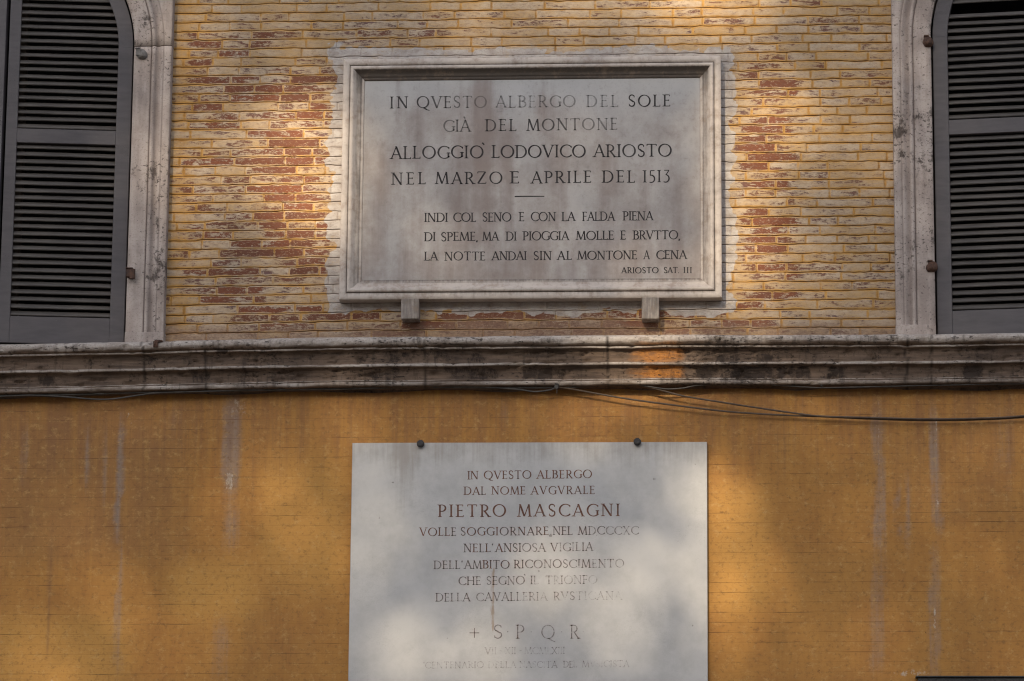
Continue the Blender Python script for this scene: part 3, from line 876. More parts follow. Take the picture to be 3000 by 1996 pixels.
# ------------------------------------------------------------------ lettering
# capitals drawn on a unit cap height: strokes, bowls and small bracketed serifs
def arc(cx, cy, rx, ry, a0, a1, thick='s'): return ('A', cx, cy, rx, ry, a0, a1, thick)
GL = {
 ' ': (0.30, []),
 'A': (0.74, [('L', .05, 0, .385, 1.0, 't'), ('L', .365, 1.0, .69, 0, 'T'), ('H', .17, .56, .34), ('S', .05, 0), ('S', .69, 0)]),
 'B': (0.58, [('L', .12, 0, .12, 1, 'T'), ('H', .12, .28, .97), ('H', .12, .28, .53), ('H', .12, .30, .03), arc(.27, .75, .21, .22, -90, 90), arc(.29, .28, .25, .25, -90, 90), ('S', .09, 0), ('S', .09, 1)]),
 'C': (0.76, [arc(.47, .5, .41, .475, 42, 318), ('K', .765, .82, .16), ('K', .765, .18, .10)]),
 'D': (0.78, [('L', .12, 0, .12, 1, 'T'), ('H', .12, .33, .97), ('H', .12, .33, .03), arc(.32, .5, .40, .47, -90, 90), ('S', .09, 0), ('S', .09, 1)]),
 'E': (0.53, [('L', .12, 0, .12, 1, 'T'), ('H', .12, .45, .97), ('H', .12, .40, .52), ('H', .12, .48, .03), ('K', .45, .92, .14), ('K', .40, .52, .12), ('K', .48, .08, .14), ('S', .09, 0), ('S', .09, 1)]),
 'F': (0.50, [('L', .12, 0, .12, 1, 'T'), ('H', .12, .45, .97), ('H', .12, .40, .52), ('K', .45, .92, .14), ('K', .40, .52, .12), ('S', .12, 0), ('S', .09, 1)]),
 'G': (0.79, [arc(.47, .5, .41, .475, 42, 322), ('K', .765, .82, .16), ('L', .735, .10, .735, .42, 'T'), ('S', .735, .42)]),
 'H': (0.80, [('L', .12, 0, .12, 1, 'T'), ('L', .68, 0, .68, 1, 'T'), ('H', .12, .68, .52), ('S', .12, 0), ('S', .12, 1), ('S', .68, 0), ('S', .68, 1)]),
 'I': (0.26, [('L', .13, 0, .13, 1, 'T'), ('S', .13, 0), ('S', .13, 1)]),
 'L': (0.52, [('L', .12, 0, .12, 1, 'T'), ('H', .12, .48, .03), ('K', .48, .08, .16), ('S', .09, 0), ('S', .12, 1)]),
 'M': (0.94, [('L', .09, 0, .17, 1, 't'), ('L', .17, 1, .47, .03, 'T'), ('L', .47, .03, .77, 1, 't'), ('L', .77, 1, .85, 0, 'T'), ('S', .09, 0), ('S', .85, 0)]),
 'N': (0.80, [('L', .12, 0, .12, 1, 't'), ('L', .12, 1, .68, 0, 'T'), ('L', .68, 0, .68, 1, 't'), ('S', .12, 0), ('S', .68, 1), ('S', .10, 1)]),
 'O': (0.90, [arc(.45, .5, .40, .475, 0, 360)]),
 'P': (0.55, [('L', .12, 0, .12, 1, 'T'), ('H', .12, .26, .97), ('H', .12, .27, .46), arc(.26, .715, .24, .255, -90, 90), ('S', .12, 0), ('S', .09, 1)]),
 'Q': (0.92, [arc(.45, .5, .40, .475, 0, 360), ('L', .48, .05, .72, -.14, 'T'), ('L', .70, -.13, .92, -.20, 't')]),
 'R': (0.64, [('L', .12, 0, .12, 1, 'T'), ('H', .12, .26, .97), ('H', .12, .27, .48), arc(.26, .725, .23, .245, -90, 90), ('L', .29, .48, .60, .0, 'T'), ('S', .12, 0), ('S', .09, 1), ('S', .62, 0)]),
 'S': (0.52, [arc(.27, .745, .19, .23, 38, 235, 'm'), ('L', .145, .60, .38, .40, 'T'), arc(.26, .265, .20, .24, -142, 48, 'm'), ('K', .43, .85, .16), ('K', .085, .15, .16)]),
 'T': (0.70, [('L', .35, 0, .35, 1, 'T'), ('H', .04, .66, .97), ('K', .04, .91, .15), ('K', .66, .91, .15), ('S', .35, 0)]),
 'V': (0.74, [('L', .06, 1, .385, 0, 'T'), ('L', .375, 0, .68, 1, 't'), ('S', .06, 1), ('S', .68, 1)]),
 'X': (0.72, [('L', .08, 1, .63, 0, 'T'), ('L', .61, 1, .09, 0, 't'), ('S', .08, 1), ('S', .61, 1), ('S', .09, 0), ('S', .63, 0)]),
 'Z': (0.68, [('H', .06, .61, .97), ('H', .06, .63, .03), ('L', .585, .96, .085, .04, 'T'), ('K', .06, .91, .14), ('K', .63, .09, .14)]),
 '1': (0.26, [('L', .13, 0, .13, 1, 'T'), ('S', .13, 0), ('S', .11, 1)]),
 '5': (0.46, [('H', .13, .41, .97), ('L', .13, .97, .10, .57, 't'), arc(.17, .29, .24, .30, -118, 108, 'm')]),
 '3': (0.46, [('H', .06, .40, .97), ('L', .40, .96, .20, .60, 't'), arc(.16, .30, .25, .31, -122, 88, 'm')]),
 "'": (0.16, [('L', .09, 1.0, .06, .78, 'T')]),
 ',': (0.22, [('L', .11, .06, .05, -.16, 'T')]),
 '.': (0.20, [('L', .06, .05, .14, .05, 'T')]),
 '\u00b7': (0.20, [('L', .06, .5, .14, .5, 'T')]),
 '-': (0.34, [('H', .05, .29, .48)]),
 '+': (0.74, [('H', .02, .72, .42), ('L', .37, .07, .37, .77, 't')]),
}
GL['\u00c0'] = (GL['A'][0], GL['A'][1] + [('L', .26, 1.26, .37, 1.09, 'm')])
GL['\u00d2'] = (GL['O'][0], GL['O'][1] + [('L', .82, 1.22, .95, 1.06, 'm')])

def glyph(ch, T, t, serif=0.085):
    """polygons (lists of (x, y)) of one capital"""
    wd = {'T': T, 't': t, 'm': (T * 0.62 + t * 0.38)}
    polys = []
    for s in GL[ch][1]:
        if s[0] == 'L':
            _, x0, y0, x1, y1, k = s
            w = wd[k] / 2
            dx, dy = x1 - x0, y1 - y0
            if abs(dx) > 1e-6 and abs(dy) > 0.5:      # diagonals end on the cap line / base line
                l = math.hypot(dx, dy); hw = w * l / abs(dy)
                polys.append([(x0 - hw, y0), (x0 + hw, y0), (x1 + hw, y1), (x1 - hw, y1)])
            else:
                l = math.hypot(dx, dy); nx, ny = -dy / l * w, dx / l * w
                c = 0.12 if k == 'T' and l > .5 else 0
                mx, my = (x0 + x1) / 2, (y0 + y1) / 2
                polys.append([(x0 + nx, y0 + ny), (mx + nx * (1 - c), my + ny * (1 - c)), (x1 + nx, y1 + ny), (x1 - nx, y1 - ny), (mx - nx * (1 - c), my - ny * (1 - c)), (x0 - nx, y0 - ny)])
        elif s[0] == 'H':
            _, x0, x1, y = s
            polys.append([(x0, y - t / 2), (x1, y - t / 2), (x1, y + t / 2), (x0, y + t / 2)])
        elif s[0] == 'K':                              # little vertical serif at the end of an arm
            _, x, y, l = s
            polys.append([(x - t * .35, y - l / 2), (x + t * .45, y - l / 2), (x + t * .45, y + l / 2), (x - t * .35, y + l / 2)])
        elif s[0] == 'S':
            _, x, y = s
            d = 1 if y < 0.45 else -1
            L = serif + T / 2
            polys.append([(x - L, y), (x + L, y), (x + L * .95, y + d * .028), (x + T / 2, y + d * .075), (x - T / 2, y + d * .075), (x - L * .95, y + d * .028)])
        else:
            _, cx, cy, rx, ry, a0, a1, k = s
            n = max(8, int(abs(a1 - a0) / 12))
            o, i_ = [], []
            for j in range(n + 1):
                a = math.radians(a0 + (a1 - a0) * j / n)
                ca, sa = math.cos(a), math.sin(a)
                if k == 'm': w = wd['m'] * (0.75 + 0.25 * math.sin(math.pi * j / n))
                else: w = t + (T - t) * abs(math.cos(a + 0.25)) ** 1.4
                o.append((cx + ca * (rx + w * .5), cy + sa * (ry + w * .5))); i_.append((cx + ca * (rx - w * .5), cy + sa * (ry - w * .5)))
            for j in range(n): polys.append([o[j], o[j + 1], i_[j + 1], i_[j]])
    return polys

def inscription(parent, plane, words, yb, cap, mat, T=0.115, t=0.062, name="inscription_line"):
    """words: (text, x0, x1, wear) in photo px; yb = (base line at left, at right); cap in px"""
    g = G(); wear = []
    xa, xb = words[0][1], words[-1][2]
    rng = random.Random(len(words) * 31 + int(yb[0]))
    for text, x0, x1, wv in words:
        adv = [GL[c][0] for c in text]
        tot = sum(adv) * cap
        free = (x1 - x0) - tot
        n = len(text)
        sx = 1.0
        tr = free / max(n - 1, 1)
        if n == 1: sx, tr = (x1 - x0) / tot, 0
        elif tr > 0.04 * cap:
            sx = min(1.17, ((x1 - x0) - 0.04 * cap * (n - 1)) / tot)
            tr = ((x1 - x0) - tot * sx) / (n - 1)
        elif tr < -0.03 * cap:
            sx = ((x1 - x0) + 0.03 * cap * (n - 1)) / tot; tr = -0.03 * cap
        x = x0
        for i, c in enumerate(text):
            wl = wv(i, n) if callable(wv) else wv
            wl = min(1, max(0, wl + rng.uniform(-.10, .10)))
            base = yb[0] + (yb[1] - yb[0]) * (x - xa) / max(xb - xa, 1) + rng.uniform(-.5, .5)
            for q, pl in enumerate(glyph(c, T, t)):
                out = plane + 0.0006 + q * 0.00004
                pts = [at(x + px * cap * sx, base - py * cap, out) for px, py in pl]
                g.add(pts, [tuple(range(len(pts)))])
                wear += [wl] * len(pts)
            x += adv[i] * cap * sx + tr
    for i, f in enumerate(g.f):          # faces look out of the wall
        a, b, c = (Vector(g.v[k]) for k in f[:3])
        if (b - a).cross(c - a).y > 0: g.f[i] = f[::-1]
    return obj(name, g.v, g.f, mat, parent, attrs=dict(wear=wear))

# ------------------------------------------------------------------ framed plaque
def framed_plaque():
    pout = 0.045                        # face of the inscribed panel
    c = [atk(790, 135, 0.085), atk(1660.5, 128.5, 0.085), atk(1660.5, 685, 0.085), atk(781, 690, 0.085)]
    x0 = (c[0].x + c[3].x) / 2; x1 = (c[1].x + c[2].x) / 2; z1 = (c[0].z + c[1].z) / 2; z0 = (c[2].z + c[3].z) / 2
    root = thing("framed_plaque", ((x0 + x1) / 2, 0, z0), "upper grey marble plaque with moulded frame and black lettering, resting on two corbels", "plaque")
    # inscribed panel
    fw = 0.115
    xs = np.linspace(x0 + fw - 0.01, x1 - fw + 0.01, 110); zs = np.linspace(z0 + fw - 0.012, z1 - fw + 0.012, 90)
    X, Z = np.meshgrid(xs, zs, indexing='ij')
    Y = -(pout + (fb(X * 3, Z * 3, 91) - .5) * 0.0008)
    drip = 0.0 * X
    for px, y0, y1, w, s in ((1110, 180, 600, 45, .8), (1170, 300, 560, 30, .8), (1060, 300, 640, 40, .6), (1290, 330, 560, 40, .6), (1400, 330, 600, 30, .55), (960, 260, 620, 40, .5), (1490, 350, 560, 25, .5), (880, 330, 640, 40, .7), (1240, 200, 300, 40, .55), (1560, 300, 640, 24, .4), (1130, 170, 330, 14, .9)):
        cxx = xk(px, 400)
        drip = np.maximum(drip, s * (1 - sstep(np.abs(X - cxx + (fb(X * 4, Z * 3, 95) - .5) * .06), 0, w * 1.5 * PX * K)) * band(Z, zk(y1), zk(y0), 0.12))
    drip = np.maximum(drip, 0.55 * (1 - sstep(Z, zk(640), zk(430))))
    top = sstep(Z + (fb(X * 3, Z * 2, 96) - .5) * .15, zk(300), zk(190))
    obj("inscribed_panel", np.stack([X, Y, Z], -1).reshape(-1, 3).tolist(), grid_faces(len(xs), len(zs)), MT['marble1'], root, smooth=True, attrs=dict(drip=drip.ravel(), top=top.ravel()))
    # moulded frame, mitred: (inset, out, groove)
    prof = [(0.0, -0.005, 0), (0.0, 0.080, .1), (0.002, 0.083, 0), (0.018, 0.0835, 0), (0.034, 0.0835, 0), (0.0355, 0.0805, .9), (0.0385, 0.0805, .9), (0.040, 0.0855, .1), (0.044, 0.0895, 0), (0.050, 0.091, 0), (0.056, 0.0895, 0), (0.061, 0.085, 0), (0.066, 0.0775, 0), (0.072, 0.069, 0),
            (0.079, 0.0625, 0), (0.087, 0.0590, 0), (0.094, 0.0575, .1), (0.0955, 0.0545, .6), (0.099, 0.0535, .2), (0.106, 0.0530, 0), (0.1105, 0.0505, 0), (0.1135, pout, .7), (0.120, pout - 0.004, .7)]
    nz = len(prof)
    v, f, soot_shade, gr = [], [], [], []
    def side(fn, L, kind):
        n = max(2, int(L / 0.02)); b = len(v)
        for i in range(n + 1):
            for (ins, out, g_) in prof:
                a = ins + (L - 2 * ins) * i / n
                p = fn(a, ins)
                e = (float(vn(p[0] * 25, p[1] * 25, 15)) - .5) * 0.0016
                v.append((p[0], -(out + (e if out > 0.05 else 0)), p[1]))
                gr.append(g_)
                s = 0.0  # soot plus bevel and crease shade, put into the frame's colour
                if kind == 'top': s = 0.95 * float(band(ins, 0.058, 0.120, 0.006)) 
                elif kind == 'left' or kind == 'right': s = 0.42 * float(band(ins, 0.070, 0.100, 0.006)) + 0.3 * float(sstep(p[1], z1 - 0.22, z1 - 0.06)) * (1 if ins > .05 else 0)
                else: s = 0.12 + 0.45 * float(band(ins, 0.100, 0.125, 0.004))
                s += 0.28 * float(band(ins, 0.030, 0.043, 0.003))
                soot_shade.append(s)
        f.extend(grid_faces(n + 1, nz, b))
    side(lambda a, i: (x0 + a, z0 + i), x1 - x0, 'bottom')
    side(lambda a, i: (x1 - i, z0 + a), z1 - z0, 'right')
    side(lambda a, i: (x1 - a, z1 - i), x1 - x0, 'top')
    side(lambda a, i: (x0 + i, z1 - a), z1 - z0, 'left')
    obj("moulded_frame", v, f, MT['frame1'], root, smooth=True, attrs=dict(soot_shade=soot_shade, groove=gr))
    # corbels under the frame
    for kx in (943.5, 1497.0):
        a = atk(kx - 20, 690, 0.10); b = atk(kx + 20, 734, 0.10)
        g = G(); g.box(a.x, b.x, -0.102, 0.004, b.z, z0 - 0.0005, 0.004)
        obj("corbel", g.v, g.f, MT['frame1'], root, attrs=dict(soot_shade=[0.58] * len(g.v), groove=[0] * len(g.v)))
    # words
    s = 1 / 2.354
    def line(words, yb, cap, oy=0, T=.122, t=.068):
        W = [(w[0], 1000 + w[1] * s, 1000 + w[2] * s, w[3] if len(w) > 3 else 0.12) for w in words]
        return inscription(root, pout, W, (oy + yb[0] * s, oy + yb[1] * s), cap * s, MT['ink1'], T, t)
    line([("IN", 335, 460, .25), ("QVESTO", 520, 1003, lambda i, n: .35 + .12 * i), ("ALBERGO", 1065, 1615, lambda i, n: .85 if i < 5 else .75), ("DEL", 1690, 1910, .8), ("SOLE", 1978, 2270, .12)], (748, 735), 82)
    line([("GI\u00c0", 703, 890, .62), ("DEL", 993, 1208, .5), ("MONTONE", 1278, 1905, lambda i, n: .45 + .05 * i)], (909, 895), 82)
    line([("ALLOGGI\u00d2", 340, 980, .3), ("LODOVICO", 1038, 1685, .22), ("ARIOSTO", 1740, 2278, .25)], (1097, 1080), 88)
    line([("NEL", 345, 582, .1), ("MARZO", 648, 1110, .15), ("E", 1165, 1228, .12), ("APRILE", 1310, 1725, .15), ("DEL", 1800, 2025, .15), ("1513", 2080, 2265, .12)], (1274, 1257), 84)
    line([("INDI", 572, 735), ("COL", 772, 930), ("SENO", 972, 1172), ("E", 1225, 1262), ("CON", 1307, 1480), ("LA", 1520, 1612), ("FALDA", 1662, 1885), ("PIENA", 1942, 2150)], (1533, 1520), 63, 0, .135, .078)
    line([("DI", 572, 650), ("SPEME,", 687, 945), ("MA", 972, 1085), ("DI", 1135, 1208), ("PIOGGIA", 1252, 1570), ("MOLLE", 1618, 1880), ("E", 1925, 1962), ("BRVTTO,", 2012, 2340)], (97, 83), 62, 666, .135, .078)
    line([("LA", 572, 665), ("NOTTE", 712, 993), ("ANDAI", 1037, 1278), ("SIN", 1325, 1450), ("AL", 1490, 1590), ("MONTONE", 1627, 2040), ("A", 2085, 2125), ("CENA", 2172, 2382)], (231, 219), 61, 666, .135, .078)
    line([("ARIOSTO", 1932, 2187, 0), ("SAT.", 2224, 2330, 0), ("III", 2360, 2417, 0)], (318, 316), 41, 666, .16, .10)
    g = G()
    pts = [at(1000 + a * s, b * s, pout + 0.0007) for a, b in ((1195, 1361), (1290, 1359), (1400, 1358), (1400, 1352), (1290, 1351), (1195, 1352))]
    g.add(pts, [tuple(range(6))])
    obj("dividing_rule", g.v, g.f, MT['ink1'], root, attrs=dict(wear=[0.0] * 6))
framed_plaque()

# ------------------------------------------------------------------ plain slab
def slab_plaque():
    out = 0.030
    c = [atk(812, 1022, out), atk(1627, 1017, out), atk(1628, 1568, out), atk(802, 1568, out)]
    x0 = (c[0].x + c[3].x) / 2; x1 = (c[1].x + c[2].x) / 2; z1 = (c[0].z + c[1].z) / 2; z0 = zk(1640)
    root = thing("marble_slab", ((x0 + x1) / 2, 0, z0), "lower unframed pale marble slab with fading brown lettering, hung on the ochre plaster by two dark studs", "plaque")
    nx, nz = 130, 100
    xs = np.linspace(x0, x1, nx); zs = np.linspace(z0, z1, nz)
    X, Z = np.meshgrid(xs, zs, indexing='ij')
    lx = at(1442, 1800, out).x
    s_ = (1 - sstep(np.abs(X - lx + (vn(Z * 30, Z * 0, 7) - .5) * 0.004), 0.001, 0.013))
    rust = 0.95 * s_ * band(Z, zk(1410), zk(1310), .02) * (0.6 + .4 * vn(Z * 30, Z * 0, 3)) + 0.85 * s_ * band(Z, zk(1455), zk(1400), .02) + 0.45 * s_ * band(Z, zk(1500), zk(1240), .05)
    grime = sstep(Z, zk(1130), zk(1025)) * 0.75 + 0.55 * band(X, xk(900, 1100), xk(960, 1100), .05) * band(Z, zk(1200), zk(1020), .1)
    v, f = [], []
    A = dict(rust=[], grime=[])
    Y = -(out + (fb(X * 3, Z * 3, 101) - .5) * .0008)
    v = np.stack([X, Y, Z], -1).reshape(-1, 3).tolist(); f = grid_faces(nx, nz)
    A = dict(rust=list(np.clip(rust, 0, 1).ravel()), grime=list(grime.ravel()))
    g = G(); b = 0.0022
    # cut edges of the slab, a hair bevelled
    rim = [(x0, z0), (x1, z0), (x1, z1), (x0, z1)]
    n0 = len(v)
    for (x, z), (sx, sz) in zip(rim, ((-1, -1), (1, -1), (1, 1), (-1, 1))):
        v.append((x, -out, z)); v.append((x + sx * b, -out + b, z + sz * b)); v.append((x + sx * b, -0.007, z + sz * b))
    for k in range(4):
        a, c_ = n0 + k * 3, n0 + ((k + 1) % 4) * 3
        f.append((a, a + 1, c_ + 1, c_)); f.append((a + 1, a + 2, c_ + 2, c_ + 1))
    A['rust'] += [0.1] * 12; A['grime'] += [1.0] * 12
    obj("slab", v, f, MT['marble2'], root, attrs=A)
    for kx, ky in ((968, 1022), (1467, 1017.5)):
        p = atk(kx, ky, out + 0.01)
        g = G()
        g.tube([(p.x, 0.0, p.z), (p.x, -out - 0.006, p.z), (p.x, -out - 0.008, p.z), (p.x, -out - 0.018, p.z), (p.x, -out - 0.024, p.z)], [.010, .010, .020, .020, .012], 14)
        g.box(p.x - 0.009, p.x + 0.009, -out - 0.007, 0.0, p.z - 0.004, p.z + 0.022, 0.002)
        obj("fixing_stud", g.v, g.f, MT['darkiron'], root, smooth=False)
    s = 1 / 2.354
    def line(words, yb, cap, T=.125, t=.068):
        W = [(w[0], 1000 + w[1] * s, 1000 + w[2] * s, w[3] if len(w) > 3 else 0.2) for w in words]
        return inscription(root, out, W, (1330 + yb[0] * s, 1330 + yb[1] * s), cap * s, MT['ink2'], T, t)
    ramp = lambda a, b: (lambda i, n: a + (b - a) * i / max(n - 1, 1))
    line([("IN", 870, 945, .3), ("QVESTO", 983, 1310, .22), ("ALBERGO", 1348, 1728, .15)], (176, 167), 58)
    line([("DAL", 845, 997, .3), ("NOME", 1035, 1270, .2), ("AVGVRALE", 1308, 1748, .25)], (283, 277), 57)
    line([("PIETRO", 668, 1135, .18), ("MASCAGNI", 1215, 1920, .22)], (436, 429), 86)
    line([("VOLLE", 540, 793, ramp(.15, .45)), ("SOGGIORNARE", 822, 1430, .35), ("NEL", 1458, 1595, .42), ("MDCCCXC", 1632, 2050, ramp(.5, .65))], (567, 555), 58)
    line([("NELL'", 843, 1048, .35), ("ANSIOSA", 1062, 1408, ramp(.35, .6)), ("VIGILIA", 1443, 1735, .62)], (679, 669), 59)
    line([("DELL'", 637, 838, .5), ("AMBITO", 848, 1160, .4), ("RICONOSCIMENTO", 1190, 1950, ramp(.45, .72))], (795, 782), 58)
    line([("CHE", 808, 962, .5), ("SEGN\u00d2", 1000, 1265, .62), ("IL", 1303, 1360, .7), ("TRIONFO", 1408, 1765, .78)], (906, 894), 58)
    line([("DELLA", 650, 888, .55), ("CAVALLERIA", 930, 1420, ramp(.55, .78)), ("RVSTICANA", 1463, 1935, ramp(.72, .88))], (1018, 1005), 58)
    line([("+", 882, 953, .45), ("S", 1047, 1112, .6), ("\u00b7", 1140, 1156, .7), ("P", 1203, 1263, .68), ("\u00b7", 1302, 1318, .75), ("Q", 1378, 1475, .65), ("\u00b7", 1512, 1528, .7), ("R", 1577, 1640, .62), ("\u00b7", 1660, 1676, .75)], (1275, 1276), 96, .085, .055)
    line([("VII", 990, 1070, .85), ("-", 1090, 1110, .8), ("XII", 1128, 1205, .88), ("-", 1225, 1247, .8), ("MCMLXIII", 1262, 1542, .86)], (1382, 1380), 48, .13, .085)
    line([("'", 565, 575, .6), ("CENTENARIO", 578, 982, .86), ("DELLA", 1012, 1205, .86), ("NASCITA", 1228, 1490, .88), ("DEL", 1530, 1625, .86), ("MVSICISTA", 1660, 1985, .88)], (1480, 1470), 45, .13, .085)
slab_plaque()

# ------------------------------------------------------------------ cables and ironwork
def cable(name, pts, r, mat, label, outs):
    P = [at(a, b, o if not callable(o) else o(a)) for (a, b), o in zip(pts, outs if isinstance(outs, list) else [outs] * len(pts))]
    # Catmull-Rom through the points
    Q = []
    for i in range(len(P) - 1):
        p0, p1, p2, p3 = P[max(i - 1, 0)], P[i], P[i + 1], P[min(i + 2, len(P) - 1)]
        for k in range(8):
            t = k / 8
            Q.append(0.5 * ((2 * p1) + (p2 - p0) * t + (2 * p0 - 5 * p1 + 4 * p2 - p3) * t * t + (3 * p1 - p0 - 3 * p2 + p3) * t ** 3))
    Q.append(P[-1])
    g = G(); g.tube(Q, r, 8)
    return tag(obj(name, g.v, g.f, mat, None, smooth=True), label, "cable", "cables strung along the facade")
s = 1 / 2.354
t4 = lambda x, y: (x * s, 666 + y * s)
t5 = lambda x, y: (1000 + x * s, 666 + y * s)
t6 = lambda x, y: (2000 + x * s, 666 + y * s)
cable("cable", [(-500, 1172), t4(0, 1158), t4(500, 1155), t4(900, 1142), t4(1400, 1133), t4(1900, 1122), t4(2354, 1116), t5(350, 1107), t5(700, 1105), t5(1100, 1108), t5(1470, 1106), t5(1700, 1098), t5(2030, 1082), t5(2354, 1076), t6(150, 1080), t6(550, 1076), t6(900, 1079), t6(1300, 1082), t6(1750, 1082), t6(2354, 1070), (3500, 1110)],
      0.0052, MT['cable'], "dark cable running the whole width just under the travertine string course", 0.056)
cable("cable", [(-500, 1182), t4(0, 1166), t4(250, 1160), t4(450, 1170), t4(720, 1188), t4(950, 1160), t4(1100, 1142), t4(1500, 1130), t4(1870, 1112), t4(2354, 1104), t5(400, 1098), t5(900, 1100), t5(1200, 1117), t5(1330, 1134), t5(1440, 1122), t5(1480, 1104)],
      0.0046, MT['cable'], "thinner dark cable sagging below the string course at the left, ending at the clamp", 0.063)
cable("cable", [t5(1480, 1100), t5(1600, 1118), t5(1950, 1180), t5(2354, 1235), t6(350, 1275), t6(700, 1296), t6(1000, 1308), t6(1300, 1322), t6(1700, 1333), t6(2100, 1325), t6(2354, 1311), (3500, 1190)],
      0.0048, MT['cable_brown'], "longer brown cable hanging from the clamp in a slack curve to the right", [0.062, 0.055, 0.05, 0.045, 0.04, 0.035, 0.03, 0.028, 0.028, 0.028, 0.03, 0.05])
cable("cable", [t5(2030, 1084), t5(2160, 1112), t5(2354, 1163), t6(250, 1204), t6(500, 1243), t6(800, 1286), t6(960, 1304), t6(1250, 1312), t6(1700, 1323), t6(2100, 1316), t6(2354, 1301), (3500, 1178)],
      0.0048, MT['cable_brown'], "shorter brown cable leaving the string course right of the clamp and sagging over the plaster", [0.062, 0.06, 0.055, 0.05, 0.045, 0.042, 0.042, 0.04, 0.04, 0.04, 0.04, 0.05])
cable("cable", [t5(2040, 1086), t5(2150, 1104), t5(2250, 1116), t5(2354, 1110), t6(60, 1098), t6(140, 1088), t6(300, 1086), t6(560, 1086), t6(800, 1100), t6(950, 1107), t6(1150, 1104), t6(1400, 1098), t6(1800, 1090), t6(2354, 1080), (3500, 1120)],
      0.0036, MT['cable'], "thin black cable looping just below the string course on the right half", 0.066)

def clamp():
    p = at(*t5(1484, 1096), 0.066)
    g = G()
    g.box(p.x - 0.010, p.x + 0.010, -0.078, -0.048, p.z - 0.016, p.z + 0.014, 0.003)
    g.tube([(p.x - 0.014, -0.074, p.z + 0.004), (p.x - 0.004, -0.080, p.z + 0.012), (p.x + 0.012, -0.078, p.z + 0.006), (p.x + 0.006, -0.072, p.z - 0.010), (p.x - 0.012, -0.076, p.z - 0.008)], 0.0035, 6)
    g.tube([(p.x, -0.07, p.z - 0.012), (p.x + 0.003, -0.068, p.z - 0.026), (p.x + 0.001, -0.064, p.z - 0.038)], 0.0022, 6)
    tag(obj("cable_clamp", g.v, g.f, MT['cable'], None), "small grey clamp tying the cables together under the middle of the string course", "clamp")
clamp()
def cable_hook():
    p = at(*t6(958, 1082), 0.066)
    g = G()
    g.box(p.x - 0.008, p.x + 0.008, -0.076, -0.05, p.z - 0.012, p.z + 0.010, 0.003)
    g.tube([(p.x, -0.072, p.z), (p.x, -0.082, p.z - 0.010), (p.x, -0.076, p.z - 0.018)], 0.004, 6)
    tag(obj("cable_hook", g.v, g.f, MT['darkiron'], None), "tiny dark hook holding the thin black cable under the right part of the string course", "hook")
cable_hook()

def iron_bracket():
    p = at(*t4(1074, 806), 0.185); q = at(*t4(1100, 768), 0.17)
    g = G()
    g.box(p.x - 0.013, p.x + 0.012, -0.192, -0.165, p.z - 0.016, p.z + 0.016, 0.003)
    g.box(p.x - 0.006, p.x + 0.020, -0.185, -0.02, p.z + 0.010, p.z + 0.024, 0.002)
    g.box(p.x + 0.010, p.x + 0.034, -0.178, -0.165, p.z + 0.014, p.z + 0.024, 0.002)
    g.tube([(p.x - 0.004, -0.188, p.z - 0.012), (p.x - 0.004, -0.197, p.z - 0.002), (p.x - 0.004, -0.19, p.z + 0.012)], 0.004, 6)
    tag(obj("iron_bracket", g.v, g.f, MT['rust'], None), "rusty bent iron bracket on top of the string course beside the left window", "bracket")
iron_bracket()

def signboard():
    # top of a dark board on the wall, the rest of it below the photograph
    a = at(2690, 1985, 0.07)
    x1 = a.x + 1.4; z1 = a.z
    root = thing("sign_box", (a.x + 0.7, 0, z1 - 0.55), "dark box fixed on the plaster, only its top edge showing in the bottom right corner", "sign box")
    g = G(); g.box(a.x, x1, -0.07, -0.004, z1 - 0.55, z1, 0.004)
    obj("box_body", g.v, g.f, MT['darkiron'], root)
    h = G(); h.box(a.x - 0.012, x1 + 0.012, -0.082, -0.004, z1 + 0.0005, z1 + 0.008, 0.002)
    obj("cover_strip", h.v, h.f, MT['darkiron'], root)
signboard()

# ------------------------------------------------------------------ ground
def ground():
    m = M("square_paving", 0.85, 0.3)
    v = m.nt.nodes.new("ShaderNodeTexVoronoi"); v.feature = 'DISTANCE_TO_EDGE'; v.inputs['Scale'].default_value = 8.0
    m.nt.links.new(m.vec(1, 1, 1), v.inputs['Vector'])
    d = V(m.nt, v.outputs[0]).sm(0.02, 0.09)
    c = m.mix(d, (0.03, 0.028, 0.026), m.mix(m.noise(3), (0.085, 0.078, 0.072), (0.06, 0.055, 0.052)))
    mat = m.out(c, d, 0.4, 0.02)
    o = obj("ground", [(-400, -400, 0), (400, -400, 0), (400, 40, 0), (-400, 40, 0)], [(0, 1, 2, 3)], mat)
    o['kind'] = 'structure'
ground()

